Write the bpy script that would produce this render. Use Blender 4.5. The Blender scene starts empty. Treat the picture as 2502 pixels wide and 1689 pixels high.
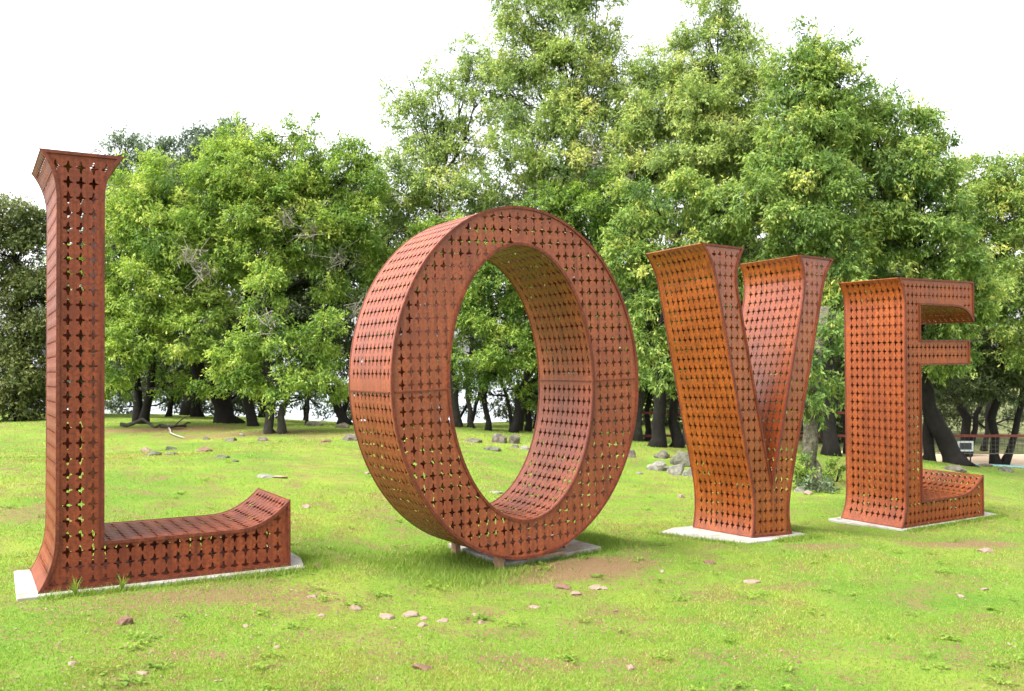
import bpy, bmesh, math, random
import numpy as np
from mathutils import Vector, Matrix, noise
from mathutils.geometry import delaunay_2d_cdt
random.seed(7); RNG = np.random.default_rng(7)
S = bpy.context.scene
COL = S.collection

# ------------------------------------------------------------------ camera
F = 2295.98 / 1.07659            # focal length in photo units (photo seen 2324 px wide)
CX, HY = 1162.0, 805.7           # principal column, horizon row
cam = bpy.data.cameras.new('camera'); cam_o = bpy.data.objects.new('camera', cam); COL.objects.link(cam_o)
cam_o.location = (0, 0, 0); cam_o.rotation_euler = (math.radians(90), 0, 0)
cam.sensor_fit = 'HORIZONTAL'; cam.sensor_width = 36.0; cam.lens = 36.0 * 2295.98 / 2502.0
cam.shift_y = 22.9 / 2502.0; cam.clip_start = 0.1; cam.clip_end = 9000
cam.dof.use_dof = True; cam.dof.focus_distance = 9.0; cam.dof.aperture_fstop = 3.6
S.camera = cam_o
# ------------------------------------------------------------------ sky and sun
SUN_EL, SUN_AZ = 58.0, 238.0     # azimuth clockwise from +Y: behind the camera on the left
world = bpy.data.worlds.new('World'); S.world = world; world.use_nodes = True
nt = world.node_tree; nt.nodes.clear()
wo = nt.nodes.new('ShaderNodeOutputWorld'); bg = nt.nodes.new('ShaderNodeBackground'); sky = nt.nodes.new('ShaderNodeTexSky')
sky.sky_type = 'NISHITA'; sky.sun_disc = False
sky.sun_elevation = math.radians(SUN_EL); sky.sun_rotation = math.radians(SUN_AZ)
sky.air_density = 1.0; sky.dust_density = 3.5; sky.ozone_density = 1.0
bw = nt.nodes.new('ShaderNodeRGBToBW'); mx = nt.nodes.new('ShaderNodeMix'); mx.data_type = 'RGBA'
mx.inputs['Factor'].default_value = 0.88
nt.links.new(sky.outputs[0], bw.inputs[0]); nt.links.new(sky.outputs[0], mx.inputs[6]); nt.links.new(bw.outputs[0], mx.inputs[7])
nt.links.new(mx.outputs[2], bg.inputs[0]); nt.links.new(bg.outputs[0], wo.inputs[0])
bg.inputs[1].default_value = 0.15
sun = bpy.data.lights.new('sun', 'SUN'); sun.energy = 1.15; sun.angle = math.radians(36); sun.color = (1.0, 0.95, 0.87)
sun_o = bpy.data.objects.new('sun', sun); COL.objects.link(sun_o)
_a, _e = math.radians(SUN_AZ), math.radians(SUN_EL)
sdir = Vector((math.sin(_a) * math.cos(_e), math.cos(_a) * math.cos(_e), math.sin(_e)))
sun_o.rotation_euler = sdir.to_track_quat('Z', 'Y').to_euler(); sun_o.location = (0, 0, 30)
S.view_settings.view_transform = 'Standard'; S.view_settings.look = 'None'; S.view_settings.gamma = 1
S.view_settings.use_curve_mapping = False
S.view_settings.exposure = 2.4

# ------------------------------------------------------------------ helpers
def at(px, py, Y):
    return Vector(((px - CX) / F * Y, Y, (HY - py) / F * Y))

def tag(o, label=None, cat=None, group=None, kind=None):
    if label: o['label'] = label
    if cat: o['category'] = cat
    if group: o['group'] = group
    if kind: o['kind'] = kind
    return o

def empty(name, loc, label, cat, group=None):
    o = bpy.data.objects.new(name, None); COL.objects.link(o); o.location = loc
    o.empty_display_size = 0.3
    return tag(o, label, cat, group)

def add(name, me, mat=None, parent=None, smooth=False):
    o = bpy.data.objects.new(name, me); COL.objects.link(o)
    if mat and not me.materials: me.materials.append(mat)
    if parent: o.parent = parent
    if smooth: me.shade_smooth()
    return o

def mesh_np(name, v, f, attr=None, smooth=False):
    """v (n,3), f (m,k) all faces with k corners; attr: dict of per point floats"""
    v = np.asarray(v, dtype=np.float32); f = np.asarray(f, dtype=np.int32)
    me = bpy.data.meshes.new(name)
    me.vertices.add(len(v)); me.vertices.foreach_set('co', v.ravel())
    k = f.shape[1]
    me.loops.add(f.size); me.loops.foreach_set('vertex_index', f.ravel())
    me.polygons.add(len(f)); me.polygons.foreach_set('loop_start', np.arange(0, f.size, k, dtype=np.int32))
    me.update(calc_edges=True)
    if attr:
        for n, a in attr.items():
            at_ = me.attributes.new(n, 'FLOAT', 'POINT'); at_.data.foreach_set('value', np.asarray(a, dtype=np.float32))
    if smooth: me.shade_smooth()
    return me

def mesh_py(name, v, f, smooth=False):
    me = bpy.data.meshes.new(name); me.from_pydata([tuple(p) for p in v], [], f); me.update()
    if smooth: me.shade_smooth()
    return me

class MB:
    def __init__(s): s.v = []; s.f = []
    def box(s, c, size, U=Vector((1, 0, 0)), V=Vector((0, 1, 0)), W=Vector((0, 0, 1))):
        c = Vector(c); b = len(s.v); a, d, h = [x / 2 for x in size]
        for z in (-1, 1):
            for (x, y) in ((-1, -1), (1, -1), (1, 1), (-1, 1)):
                s.v.append(c + U * x * a + V * y * d + W * z * h)
        s.f += [(b, b+3, b+2, b+1), (b+4, b+5, b+6, b+7), (b, b+1, b+5, b+4), (b+1, b+2, b+6, b+5), (b+2, b+3, b+7, b+6), (b+3, b, b+4, b+7)]
    def tube(s, pts, rad, n=8, jag=0.0, cap=True):
        pts = [Vector(p) for p in pts]; b = len(s.v); m = len(pts)
        ref = None
        for i, p in enumerate(pts):
            t = (pts[min(i+1, m-1)] - pts[max(i-1, 0)]).normalized()
            if ref is None: ref = t.orthogonal().normalized()
            ref = (ref - t * ref.dot(t)).normalized(); o2 = t.cross(ref)
            for k in range(n):
                a = 2 * math.pi * k / n
                r = rad[i] * (1 + (jag * noise.noise(Vector((math.cos(a) * 1.7, math.sin(a) * 1.7, i * .45)) + p * .3) if jag else 0))
                s.v.append(p + ref * math.cos(a) * r + o2 * math.sin(a) * r)
        for i in range(m - 1):
            for k in range(n):
                k2 = (k + 1) % n
                s.f.append((b + i*n + k, b + i*n + k2, b + (i+1)*n + k2, b + (i+1)*n + k))
        if cap:
            s.f.append(tuple(b + k for k in range(n))[::-1]); s.f.append(tuple(b + (m-1)*n + k for k in range(n)))
    def mesh(s, name, smooth=False): return mesh_py(name, s.v, s.f, smooth)

# ------------------------------------------------------------------ materials
def new_mat(name):
    m = bpy.data.materials.new(name); m.use_nodes = True
    n = m.node_tree.nodes; b = n['Principled BSDF']
    return m, m.node_tree, b
def N(nt, typ, **kw):
    n = nt.nodes.new(typ)
    for k, v in kw.items():
        if k in n.inputs: n.inputs[k].default_value = v
        else: setattr(n, k, v)
    return n
def ramp(nt, stops, interp='LINEAR'):
    r = nt.nodes.new('ShaderNodeValToRGB'); r.color_ramp.interpolation = interp
    e = r.color_ramp.elements
    while len(e) < len(stops): e.new(0.5)
    for el, (p, c) in zip(e, stops):
        el.position = p; el.color = (*c, 1) if len(c) == 3 else c
    return r
def mixc(nt, fac, a, b, blend='MIX'):
    m = nt.nodes.new('ShaderNodeMix'); m.data_type = 'RGBA'; m.blend_type = blend
    for i, x in ((0, fac), (6, a), (7, b)):
        if hasattr(x, 'type') and hasattr(x, 'is_linked'): nt.links.new(x, m.inputs[i])
        else: m.inputs[i].default_value = x if i == 0 else (*x, 1)
    return m.outputs[2]
def coords(nt, scale=(1, 1, 1), kind='Object'):
    t = nt.nodes.new('ShaderNodeTexCoord'); mp = nt.nodes.new('ShaderNodeMapping'); mp.inputs['Scale'].default_value = scale
    nt.links.new(t.outputs[kind], mp.inputs[0]); return mp.outputs[0]
def noi(nt, vec, scale, detail=4, rough=.55, dist=0):
    n = N(nt, 'ShaderNodeTexNoise', Scale=scale, Detail=detail, Roughness=rough, Distortion=dist)
    nt.links.new(vec, n.inputs['Vector']); return n.outputs['Fac']
def bump(nt, b, h, strength, dist):
    bn = N(nt, 'ShaderNodeBump', Strength=strength, Distance=dist); nt.links.new(h, bn.inputs['Height']); nt.links.new(bn.outputs[0], b.inputs['Normal'])

def rust(name, base, orange, dark, rough=.5, spec=.3):
    m, nt, b = new_mat(name); v = coords(nt)
    big = noi(nt, v, 1.3, 5, .6, .4); r1 = ramp(nt, [(.40, base), (.60, orange)]); nt.links.new(big, r1.inputs[0])
    fine = noi(nt, v, 42, 6, .7); r2 = ramp(nt, [(.44, (0, 0, 0)), (.62, (.9, .9, .9))]); nt.links.new(fine, r2.inputs[0])
    c = mixc(nt, r2.outputs[0], r1.outputs[0], dark)
    blot = noi(nt, v, 6.5, 5, .7, .6); rb = ramp(nt, [(.50, (0, 0, 0)), (.66, (.6, .6, .6))]); nt.links.new(blot, rb.inputs[0])
    c = mixc(nt, rb.outputs[0], c, tuple(x * .72 for x in base))
    sv = coords(nt, (9, 9, .55)); st = noi(nt, sv, 2.4, 5, .65, .2)
    r3 = ramp(nt, [(.46, (0, 0, 0)), (.66, (.85, .85, .85))]); nt.links.new(st, r3.inputs[0])
    c = mixc(nt, r3.outputs[0], c, tuple(x * .50 for x in base))
    sp = noi(nt, v, 160, 3, .6); r4 = ramp(nt, [(.62, (0, 0, 0)), (.74, (.55, .55, .55))]); nt.links.new(sp, r4.inputs[0])
    c = mixc(nt, r4.outputs[0], c, tuple(min(1, x * 1.8) for x in orange))
    nt.links.new(c, b.inputs['Base Color'])
    rr = N(nt, 'ShaderNodeMapRange'); rr.inputs[3].default_value = rough - .1; rr.inputs[4].default_value = rough + .15
    nt.links.new(big, rr.inputs[0]); nt.links.new(rr.outputs[0], b.inputs['Roughness'])
    b.inputs['Specular IOR Level'].default_value = spec
    hv = noi(nt, v, 90, 4, .7); bump(nt, b, hv, .35, .002)
    return m
M = {}
M['rust_l'] = rust('rusted_steel_red', (.1628, .0299, .0097), (.2332, .0493, .0123), (.0792, .0158, .0079), .50, .3)
M['rust_o'] = rust('rusted_steel_brown', (.2068, .0440, .0158), (.2728, .0669, .0194), (.1320, .0273, .0114), .42, .45)
M['rust_v'] = rust('rusted_steel_orange', (.2068, .0405, .0070), (.2860, .0651, .0079), (.1232, .0238, .0062), .27, .6)
M['rust_e'] = rust('rusted_steel_bright', (.2156, .0405, .0062), (.2860, .0616, .0070), (.1232, .0229, .0053), .40, .4)
M['rust_edge'] = rust('rusted_steel_edge', (.125, .024, .011), (.175, .038, .014), (.060, .013, .008), .55, .3)

def simple(name, c1, c2, scale=4, rough=.85, bs=.4, bd=.01, spec=.3, detail=6):
    m, nt, b = new_mat(name); v = coords(nt)
    n = noi(nt, v, scale, detail, .65, .3); r = ramp(nt, [(.32, c1), (.68, c2)]); nt.links.new(n, r.inputs[0])
    nt.links.new(r.outputs[0], b.inputs['Base Color']); b.inputs['Roughness'].default_value = rough
    b.inputs['Specular IOR Level'].default_value = spec
    bump(nt, b, noi(nt, v, scale * 4, 6, .7), bs, bd)
    return m
def concrete_mat():
    m = simple('concrete', (.24, .23, .21), (.36, .35, .32), 7, .9, .3, .006); nt = m.node_tree; b = nt.nodes['Principled BSDF']
    src = b.inputs['Base Color'].links[0].from_socket; v = coords(nt); n = noi(nt, v, 3.2, 6, .7, .5); r = ramp(nt, [(.50, (0, 0, 0)), (.68, (.75, .75, .75))]); nt.links.new(n, r.inputs[0])
    nt.links.new(mixc(nt, r.outputs[0], src, (.20, .125, .075)), b.inputs['Base Color']); return m
M['concrete'] = concrete_mat()
M['concrete_plain'] = simple('concrete', (.2203, .2142, .1958), (.3060, .2999, .2754), 7, .9, .3, .006)
M['bark'] = simple('bark_dark', (.0052, .0040, .0031), (.0152, .0122, .0094), 9, .95, .9, .03)
M['bark_grey'] = simple('bark_grey', (.0210, .0182, .0140), (.0525, .0476, .0364), 9, .95, .9, .03)
M['bark_lichen'] = simple('bark_lichen', (.022, .017, .010), (.16, .15, .10), 11, .95, .9, .03)
M['twig'] = simple('twig_pale', (.20, .18, .15), (.34, .31, .27), 9, .9, .3, .01)
M['stone_pink'] = simple('stone_pink', (.1728, .1116, .0828), (.2736, .1944, .1512), 16, .9, .6, .01)
M['stone_brown'] = simple('stone_brown', (.1008, .0562, .0374), (.1656, .0972, .0648), 14, .9, .6, .01)
M['stone_pale'] = simple('stone_pale', (.0936, .0900, .0720), (.2592, .2448, .2016), 9, .95, .8, .02)
M['stone_dark'] = simple('stone_dark', (.045, .038, .03), (.15, .13, .10), 8, .95, .8, .02)
M['stone_moss'] = simple('stone_moss', (.0360, .0396, .0180), (.1440, .1368, .1080), 7, .95, .8, .02)
M['wood'] = simple('timber_weathered', (.22, .13, .08), (.36, .22, .14), 12, .85, .3, .004)
M['fence_red'] = simple('fence_red_paint', (.09, .022, .016), (.15, .035, .024), 8, .8, .2, .004)
M['fence_board'] = simple('fence_board_grey', (.06, .05, .045), (.13, .11, .10), 8, .9, .3, .004)
M['white'] = simple('white_paint', (.50, .51, .52), (.60, .60, .60), 5, .6, .1, .002)
M['dark_panel'] = simple('dark_panel', (.02, .022, .025), (.05, .05, .055), 5, .5, .1, .002)
M['wire'] = simple('wire_dark', (.05, .045, .04), (.10, .09, .08), 5, .6, .1, .002, .5)

def leaf_mat(name, stops, trans=.48, rough=.55):
    m, nt, b = new_mat(name)
    a = N(nt, 'ShaderNodeAttribute', attribute_name='tint'); r = ramp(nt, stops); nt.links.new(a.outputs['Fac'], r.inputs[0])
    nt.links.new(r.outputs[0], b.inputs['Base Color']); b.inputs['Roughness'].default_value = rough
    b.inputs['Specular IOR Level'].default_value = .25
    tr = nt.nodes.new('ShaderNodeBsdfTranslucent'); mxs = nt.nodes.new('ShaderNodeMixShader'); mxs.inputs[0].default_value = trans
    hs = N(nt, 'ShaderNodeHueSaturation', Saturation=1.1, Value=1.25); nt.links.new(r.outputs[0], hs.inputs['Color']); nt.links.new(hs.outputs[0], tr.inputs[0])
    out = [n for n in nt.nodes if n.type == 'OUTPUT_MATERIAL'][0]
    nt.links.new(b.outputs[0], mxs.inputs[1]); nt.links.new(tr.outputs[0], mxs.inputs[2]); nt.links.new(mxs.outputs[0], out.inputs[0])
    return m
M['leaf_bright'] = leaf_mat('leaf_bright', [(0, (.0553, .1134, .0276)), (.4, (.1452, .2378, .0415)), (.75, (.2834, .3732, .0719)), (1, (.4562, .4977, .1313))])
M['leaf_yellow'] = leaf_mat('leaf_yellow', [(0, (.0512, .1050, .0307)), (.4, (.1408, .2240, .0512)), (.75, (.2624, .3520, .0896)), (1, (.4864, .4864, .1280))])
M['leaf_glare'] = leaf_mat('leaf_glare', [(0, (.0907, .1452, .0484)), (.4, (.2056, .2843, .0786)), (.75, (.3387, .4113, .1210)), (1, (.5080, .5080, .1693))])  # paler leaf palette: sky glare on the tall crowns put into the colour
M['leaf_shaded'] = leaf_mat('leaf_shaded', [(0, (.0275, .0475, .0175)), (.5, (.0562, .0813, .0250)), (1, (.1063, .1250, .0500))], .2)  # shade in the gaps between and under crowns put into the leaf colour
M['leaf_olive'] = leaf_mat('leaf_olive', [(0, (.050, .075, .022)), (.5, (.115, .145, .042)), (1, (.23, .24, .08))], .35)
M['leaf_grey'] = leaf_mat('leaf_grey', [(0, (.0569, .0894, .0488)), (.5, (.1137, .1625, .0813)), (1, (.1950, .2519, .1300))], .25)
M['grass_blade'] = leaf_mat('grass_blade', [(0, (.075, .165, .016)), (.35, (.150, .245, .034)), (.65, (.235, .295, .050)), (.88, (.31, .31, .070)), (1, (.28, .18, .08))], .35, .5)

# ------------------------------------------------------------------ where the letters stand
def frame(p, th, a, b):
    th = math.radians(th)
    U = Vector((math.cos(th), math.sin(th), a)).normalized(); V = Vector((-math.sin(th), math.cos(th), b))
    V = (V - U * U.dot(V)).normalized(); W = U.cross(V)
    m = Matrix((U, V, W)).transposed().to_4x4(); m.translation = Vector(p); return m
FR = {'L': frame((-3.237, 6.422, -1.628), 30.27, -.0043, -.0214), 'O': frame((-.914, 7.51, -1.802), 31.29, .0319, -.0139),
      'V': frame((1.919, 9.503, -1.899), 31.5, -.0299, -.0329), 'E': frame((4.735, 11.428, -2.109), 31.06, .0061, -.0083)}
DEP = 0.892; H = 3.05

# ------------------------------------------------------------------ ground height
ctrl = []
for k, us, dz in (('L', (-.1,), -.03), ('L', (.9,), -.018), ('L', (1.8,), -.005), ('O', (.6, 2.1), -.13), ('V', (.4, 1.5), -.03), ('E', (-.1, 1.9), -.035)):
    for u in us:
        for v in (-.12, .9): 
            q = FR[k] @ Vector((u, v, 0)); ctrl.append((q.x, q.y, q.z + dz))
def gp(px, py, Y): p = at(px, py, Y); ctrl.append(tuple(p))
for a in [(625, 985, 19.5), (320, 957, 23), (60, 957, 24), (-200, 958, 24), (500, 961, 22.5), (785, 966, 22.5), (1100, 978, 22), (1160, 982, 21.5), (1490, 1012, 21),
          (1840, 1108, 15.3), (1885, 1030, 20.5), (2160, 1048, 22), (2285, 1060, 23.8), (2400, 1072, 24), (2285, 1068, 22), (2285, 1080, 20), (2245, 1098, 17.5), (2330, 1130, 16), (2160, 1058, 20.5), (2120, 1056, 24), (340, 1030, 15.5), (615, 1080, 12.2), (1540, 1075, 17.0), (640, 1569, 4.75), (1162, 1569, 4.95),
          (1900, 1569, 5.15), (2324, 1569, 5.3), (20, 1569, 4.62)]: gp(*a)
ctrl += [(-14, 30, -1.7), (0, 30, -2.0), (8, 30, -2.45), (16, 30, -2.9), (-3, 0, -1.65), (3, 0, -1.85), (-8, 8, -1.5), (-12, 16, -1.5), (12, 8, -2.35), (16, 16, -2.85), (-10, 0, -1.5), (10, 0, -2.2), (0, 13.5, -1.9), (20, 23, -3.0)]
CP = np.array(ctrl); SG = 5.0
PB = np.linalg.lstsq(np.c_[np.ones(len(CP)), CP[:, 0], CP[:, 1]], CP[:, 2], rcond=None)[0]
def _k(a, b): return np.exp(-((a[:, None, :2] - b[None, :, :2]) ** 2).sum(-1) / (2 * SG ** 2))
RW = np.linalg.solve(_k(CP, CP) + .0006 * np.eye(len(CP)), CP[:, 2] - (PB[0] + PB[1] * CP[:, 0] + PB[2] * CP[:, 1]))
def sstep(a, b, x): t = np.clip((x - a) / (b - a), 0, 1); return t * t * (3 - 2 * t)
PADZ = {'L': (-.15, 1.95, -.12, 1, -.026), 'O': (.9, 2.1, .1, 1.2, -.075), 'V': (.1, 1.5, -.2, 1, -.026), 'E': (-.2, 2.0, -.05, 1, -.030)}
def ground_z(X, Y):
    X = np.atleast_1d(np.asarray(X, float)); Y = np.atleast_1d(np.asarray(Y, float))
    xc = np.clip(X, -16, 20); yc = np.clip(Y, -2, 31)
    z = PB[0] + PB[1] * xc + PB[2] * yc
    out = np.empty_like(z)
    for i in range(0, len(z), 20000):
        s = slice(i, i + 20000); q = np.c_[xc[s], yc[s]]
        out[s] = z[s] + _k(q, CP) @ RW
    for k, (u0, u1, v0, v1, dz) in PADZ.items():
        m_ = FR[k]; U, V, W = (np.array(m_.col[i][:3]) for i in range(3)); t = np.array(m_.translation)
        dx, dy = X - t[0], Y - t[1]
        zl = t[2] - (W[0] * dx + W[1] * dy) / W[2] + dz
        uu = dx * U[0] + dy * U[1]; vv = dx * V[0] + dy * V[1]
        d = np.hypot(np.maximum(np.maximum(u0 - uu, uu - u1), 0), np.maximum(np.maximum(v0 - vv, vv - v1), 0))
        w = 1 - sstep(.15, 1.3, d); out = out * (1 - w) + zl * w
    near = 1 - sstep(24, 34, Y)
    out = out + .018 * np.sin(X * 1.9 + Y * .7) * np.cos(Y * 1.3 - X * .4) * sstep(12, 16, Y) * near
    drop = sstep(27, 62, Y) * (1 - sstep(4, 12, X - (Y - 27) * .12))
    far = sstep(2400, 4500, Y)
    return out * (1 - drop) + drop * (-8.5 + far * 7.6) 
def gz(x, y): return float(ground_z([x], [y])[0])

def axis(lo, hi, c, fine, n_f, n_o):
    mid = np.linspace(c - fine, c + fine, n_f)
    a = c - fine - np.geomspace(.12, c - fine - lo, n_o)[::-1]; b = c + fine + np.geomspace(.12, hi - c - fine, n_o)
    return np.r_[a, mid, b]
gx = axis(-2500, 2500, 2, 14, 230, 46); gy = axis(-300, 5000, 14, 13, 220, 46)
GX, GY = np.meshgrid(gx, gy); GZ = ground_z(GX.ravel(), GY.ravel())
nx, ny = len(gx), len(gy); idx = np.arange(nx * ny).reshape(ny, nx)
gf = np.c_[idx[:-1, :-1].ravel(), idx[:-1, 1:].ravel(), idx[1:, 1:].ravel(), idx[1:, :-1].ravel()]
def ground_mat():
    m, nt, b = new_mat('grass_and_dirt'); v = coords(nt)
    n1 = noi(nt, v, .55, 6, .6, .6); n2 = noi(nt, v, 2.3, 6, .7, .4); n3 = noi(nt, v, 26, 5, .75); n4 = noi(nt, v, 90, 4, .7)
    g = ramp(nt, [(.30, (.10, .20, .020)), (.5, (.165, .255, .030)), (.68, (.24, .285, .045))]); nt.links.new(n1, g.inputs[0])
    g2 = ramp(nt, [(.32, (.35, .55, .3)), (.62, (1, 1, 1))]); nt.links.new(n3, g2.inputs[0])
    c = mixc(nt, .55, g.outputs[0], g2.outputs[0], 'MULTIPLY')
    dirt = ramp(nt, [(.3, (.12, .075, .036)), (.7, (.26, .17, .085))]); nt.links.new(n4, dirt.inputs[0])
    # scattered bare earth
    mul = nt.nodes.new('ShaderNodeMath'); mul.operation = 'MULTIPLY'; nt.links.new(n2, mul.inputs[0]); nt.links.new(n3, mul.inputs[1])
    dm = ramp(nt, [(.245, (0, 0, 0)), (.32, (.9, .9, .9))]); nt.links.new(mul.outputs[0], dm.inputs[0])
    a = N(nt, 'ShaderNodeAttribute', attribute_name='bare')
    am = nt.nodes.new('ShaderNodeMath'); am.operation = 'ADD'; nt.links.new(dm.outputs[0], am.inputs[0])
    ab = nt.nodes.new('ShaderNodeMath'); ab.operation = 'MULTIPLY_ADD'; nt.links.new(n3, ab.inputs[0]); ab.inputs[1].default_value = 2.1; ab.inputs[2].default_value = -1.12
    aa = nt.nodes.new('ShaderNodeMath'); aa.operation = 'ADD'; nt.links.new(ab.outputs[0], aa.inputs[0]); nt.links.new(a.outputs['Fac'], aa.inputs[1])
    ar = ramp(nt, [(.30, (0, 0, 0)), (.52, (1, 1, 1))]); nt.links.new(aa.outputs[0], ar.inputs[0])
    nt.links.new(ar.outputs[0], am.inputs[1]); am.use_clamp = True
    c = mixc(nt, am.outputs[0], c, dirt.outputs[0])
    dry = N(nt, 'ShaderNodeAttribute', attribute_name='dry')
    dn = noi(nt, v, .9, 6, .75, .8); dr = ramp(nt, [(.38, (.022, .030, .012)), (.50, (.075, .085, .030)), (.62, (.19, .165, .09))]); nt.links.new(dn, dr.inputs[0])
    c = mixc(nt, dry.outputs['Fac'], c, dr.outputs[0])
    nt.links.new(c, b.inputs['Base Color']); b.inputs['Roughness'].default_value = .95; b.inputs['Specular IOR Level'].default_value = .15
    mm = nt.nodes.new('ShaderNodeMath'); mm.operation = 'ADD'; nt.links.new(n3, mm.inputs[0]); nt.links.new(n4, mm.inputs[1])
    bump(nt, b, mm.outputs[0], .8, .03)
    return m
def gpt(px, py):   # photo point to the ground plane (used to lay out patches, stones)
    dx, dz = (px - CX) / F, (HY - py) / F
    y = 12.0
    ys = np.linspace(4, 60, 2400); zz = ground_z(dx * ys, ys); i = np.argmax(dz * ys < zz)
    return (dx * ys[i], ys[i])
PATCH = []   # (x, y, half length, half width, angle, strength)
for (px, py, a, b_, an, st) in [(1275, 1295, .9, .38, .42, .95), (1400, 1302, .35, .28, .3, .6), (470, 1352, 1.0, .32, .25, .62), (330, 1375, .7, .25, .1, .5), (1820, 1488, .7, .16, .1, .42), (2150, 1470, .8, .16, .1, .4), (1640, 1480, .6, .14, .1, .3),
    (2180, 1235, .9, .35, .3, .75), (1860, 1240, .6, .22, .3, .6), (60, 1170, .9, .45, .1, .55), (110, 1440, .8, .16, 0, .3), (720, 1450, .8, .18, 0, .35), (1400, 1420, .9, .18, 0, .35), (560, 985, 2.4, .8, 0, .6), (380, 975, 2.2, .8, 0, .7),
    (760, 985, 2.0, .8, 0, .5), (1180, 990, 2.2, .7, 0, .3), (1230, 1505, .7, .2, 0, .45), (380, 1480, .8, .2, 0, .35), (2270, 1130, .8, .3, 0, .5), (900, 1160, 1.0, .3, 0, .25), (1500, 990, 2.5, .8, 0, .4), (1850, 1060, 1.6, .6, 0, .4)]:
    x, y = gpt(px, py); PATCH.append((x, y, a, b_, an, st))
def bare(X, Y):
    o = np.zeros_like(X)
    for (x, y, a, b_, an, st) in PATCH:
        c, s = math.cos(an), math.sin(an); u = ((X - x) * c + (Y - y) * s) / a; w = (-(X - x) * s + (Y - y) * c) / b_
        o = np.maximum(o, st * np.exp(-(u * u + w * w) ** 1.6 * .8))
    return o
BX, BY = GX.ravel(), GY.ravel()
dry = sstep(26, 30, BY) * sstep(6, 9, BX) * .9 * (1 - sstep(60, 120, BY))
gme = mesh_np('ground', np.c_[BX, BY, GZ], gf, {'bare': bare(BX, BY), 'dry': dry}, True)
tag(add('ground', gme, ground_mat()), 'bright spring grass with bare earth patches, sloping down to the right', kind='structure')
# water far behind the trees
m, nt, b = new_mat('water'); b.inputs['Base Color'].default_value = (.10, .14, .17, 1); b.inputs['Roughness'].default_value = .12
v = coords(nt, (1, 4, 1)); bump(nt, b, noi(nt, v, .6, 4, .6), .15, .1)
tag(add('water', mesh_py('water', [(-600, 55, -8.0), (400, 55, -8.0), (1400, 2500, -8.0), (-2400, 2500, -8.0)], [(0, 1, 2, 3)]), m), 'pale pond water glimpsed below the trees', kind='structure')
# court strips beyond the fence
def sheet(name, x0, x1, y0, y1, dz, mat, lab):
    n = 24; v = []; f = []
    for i in range(n + 1):
        x = x0 + (x1 - x0) * i / n
        for y in np.linspace(y0, y1, 5): v.append((x, y, gz(x, y) + dz))
    for i in range(n):
        for j in range(4): a = i * 5 + j; f.append((a, a + 5, a + 6, a + 1))
    tag(add(name, mesh_py(name, v, f), mat), lab, kind='structure')
M['teal'] = simple('court_paint_teal', (.16, .34, .30), (.20, .40, .36), 3, .8, .1, .002)
M['tan'] = simple('court_border_tan', (.50, .36, .24), (.58, .44, .30), 3, .85, .1, .002)
sheet('court_border', 9.5, 24, 24.4, 28.5, .012, M['tan'], 'tan border of the sports court behind the fence')
sheet('court_surface', 9.7, 24, 24.6, 26.0, .03, M['teal'], 'teal green sports court surface behind the fence')

# ------------------------------------------------------------------ perforated letters
PU, PW = .082, .1075            # spacing of the cut-outs
def hole_poly(u, w, sc=1.0):    # plain four-pointed cut-out
    t = [(.034, 0), (.011, .010), (.0045, .042), (-.0045, .042), (-.012, .011), (-.031, .007), (-.031, -.007), (-.012, -.011), (-.0045, -.042), (.0045, -.042), (.011, -.010)]
    return [(u + a * sc, w + b * sc) for a, b in t]
HP = np.array(hole_poly(0, 0))
def inpoly(px, py, poly):
    ins = np.zeros(len(px), bool); n = len(poly); j = n - 1
    for i in range(n):
        xi, yi = poly[i]; xj, yj = poly[j]
        if yi != yj:
            c = ((yi > py) != (yj > py)) & (px < (xj - xi) * (py - yi) / (yj - yi) + xi); ins ^= c
        j = i
    return ins
def segdist(px, py, poly):
    d = np.full(len(px), 9.); n = len(poly)
    for i in range(n):
        ax, ay = poly[i]; bx, by = poly[(i + 1) % n]; L2 = (bx-ax)**2 + (by-ay)**2
        if L2 < 1e-12: continue
        t = np.clip(((px-ax)*(bx-ax) + (py-ay)*(by-ay)) / L2, 0, 1)
        d = np.minimum(d, np.hypot(px - ax - t*(bx-ax), py - ay - t*(by-ay)))
    return d
def offset(poly, d):            # inward offset of a counter-clockwise polygon
    n = len(poly); out = []
    for i in range(n):
        p0, p1, p2 = (Vector(poly[i-1]), Vector(poly[i]), Vector(poly[(i+1) % n]))
        a = (p1 - p0).normalized(); b = (p2 - p1).normalized(); na = Vector((-a.y, a.x)); nb = Vector((-b.y, b.x))
        k = (na + nb); k = k / max(.35, k.dot(na)) if k.length > 1e-6 else na
        out.append(tuple(p1 + k * d))
    return out
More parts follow.
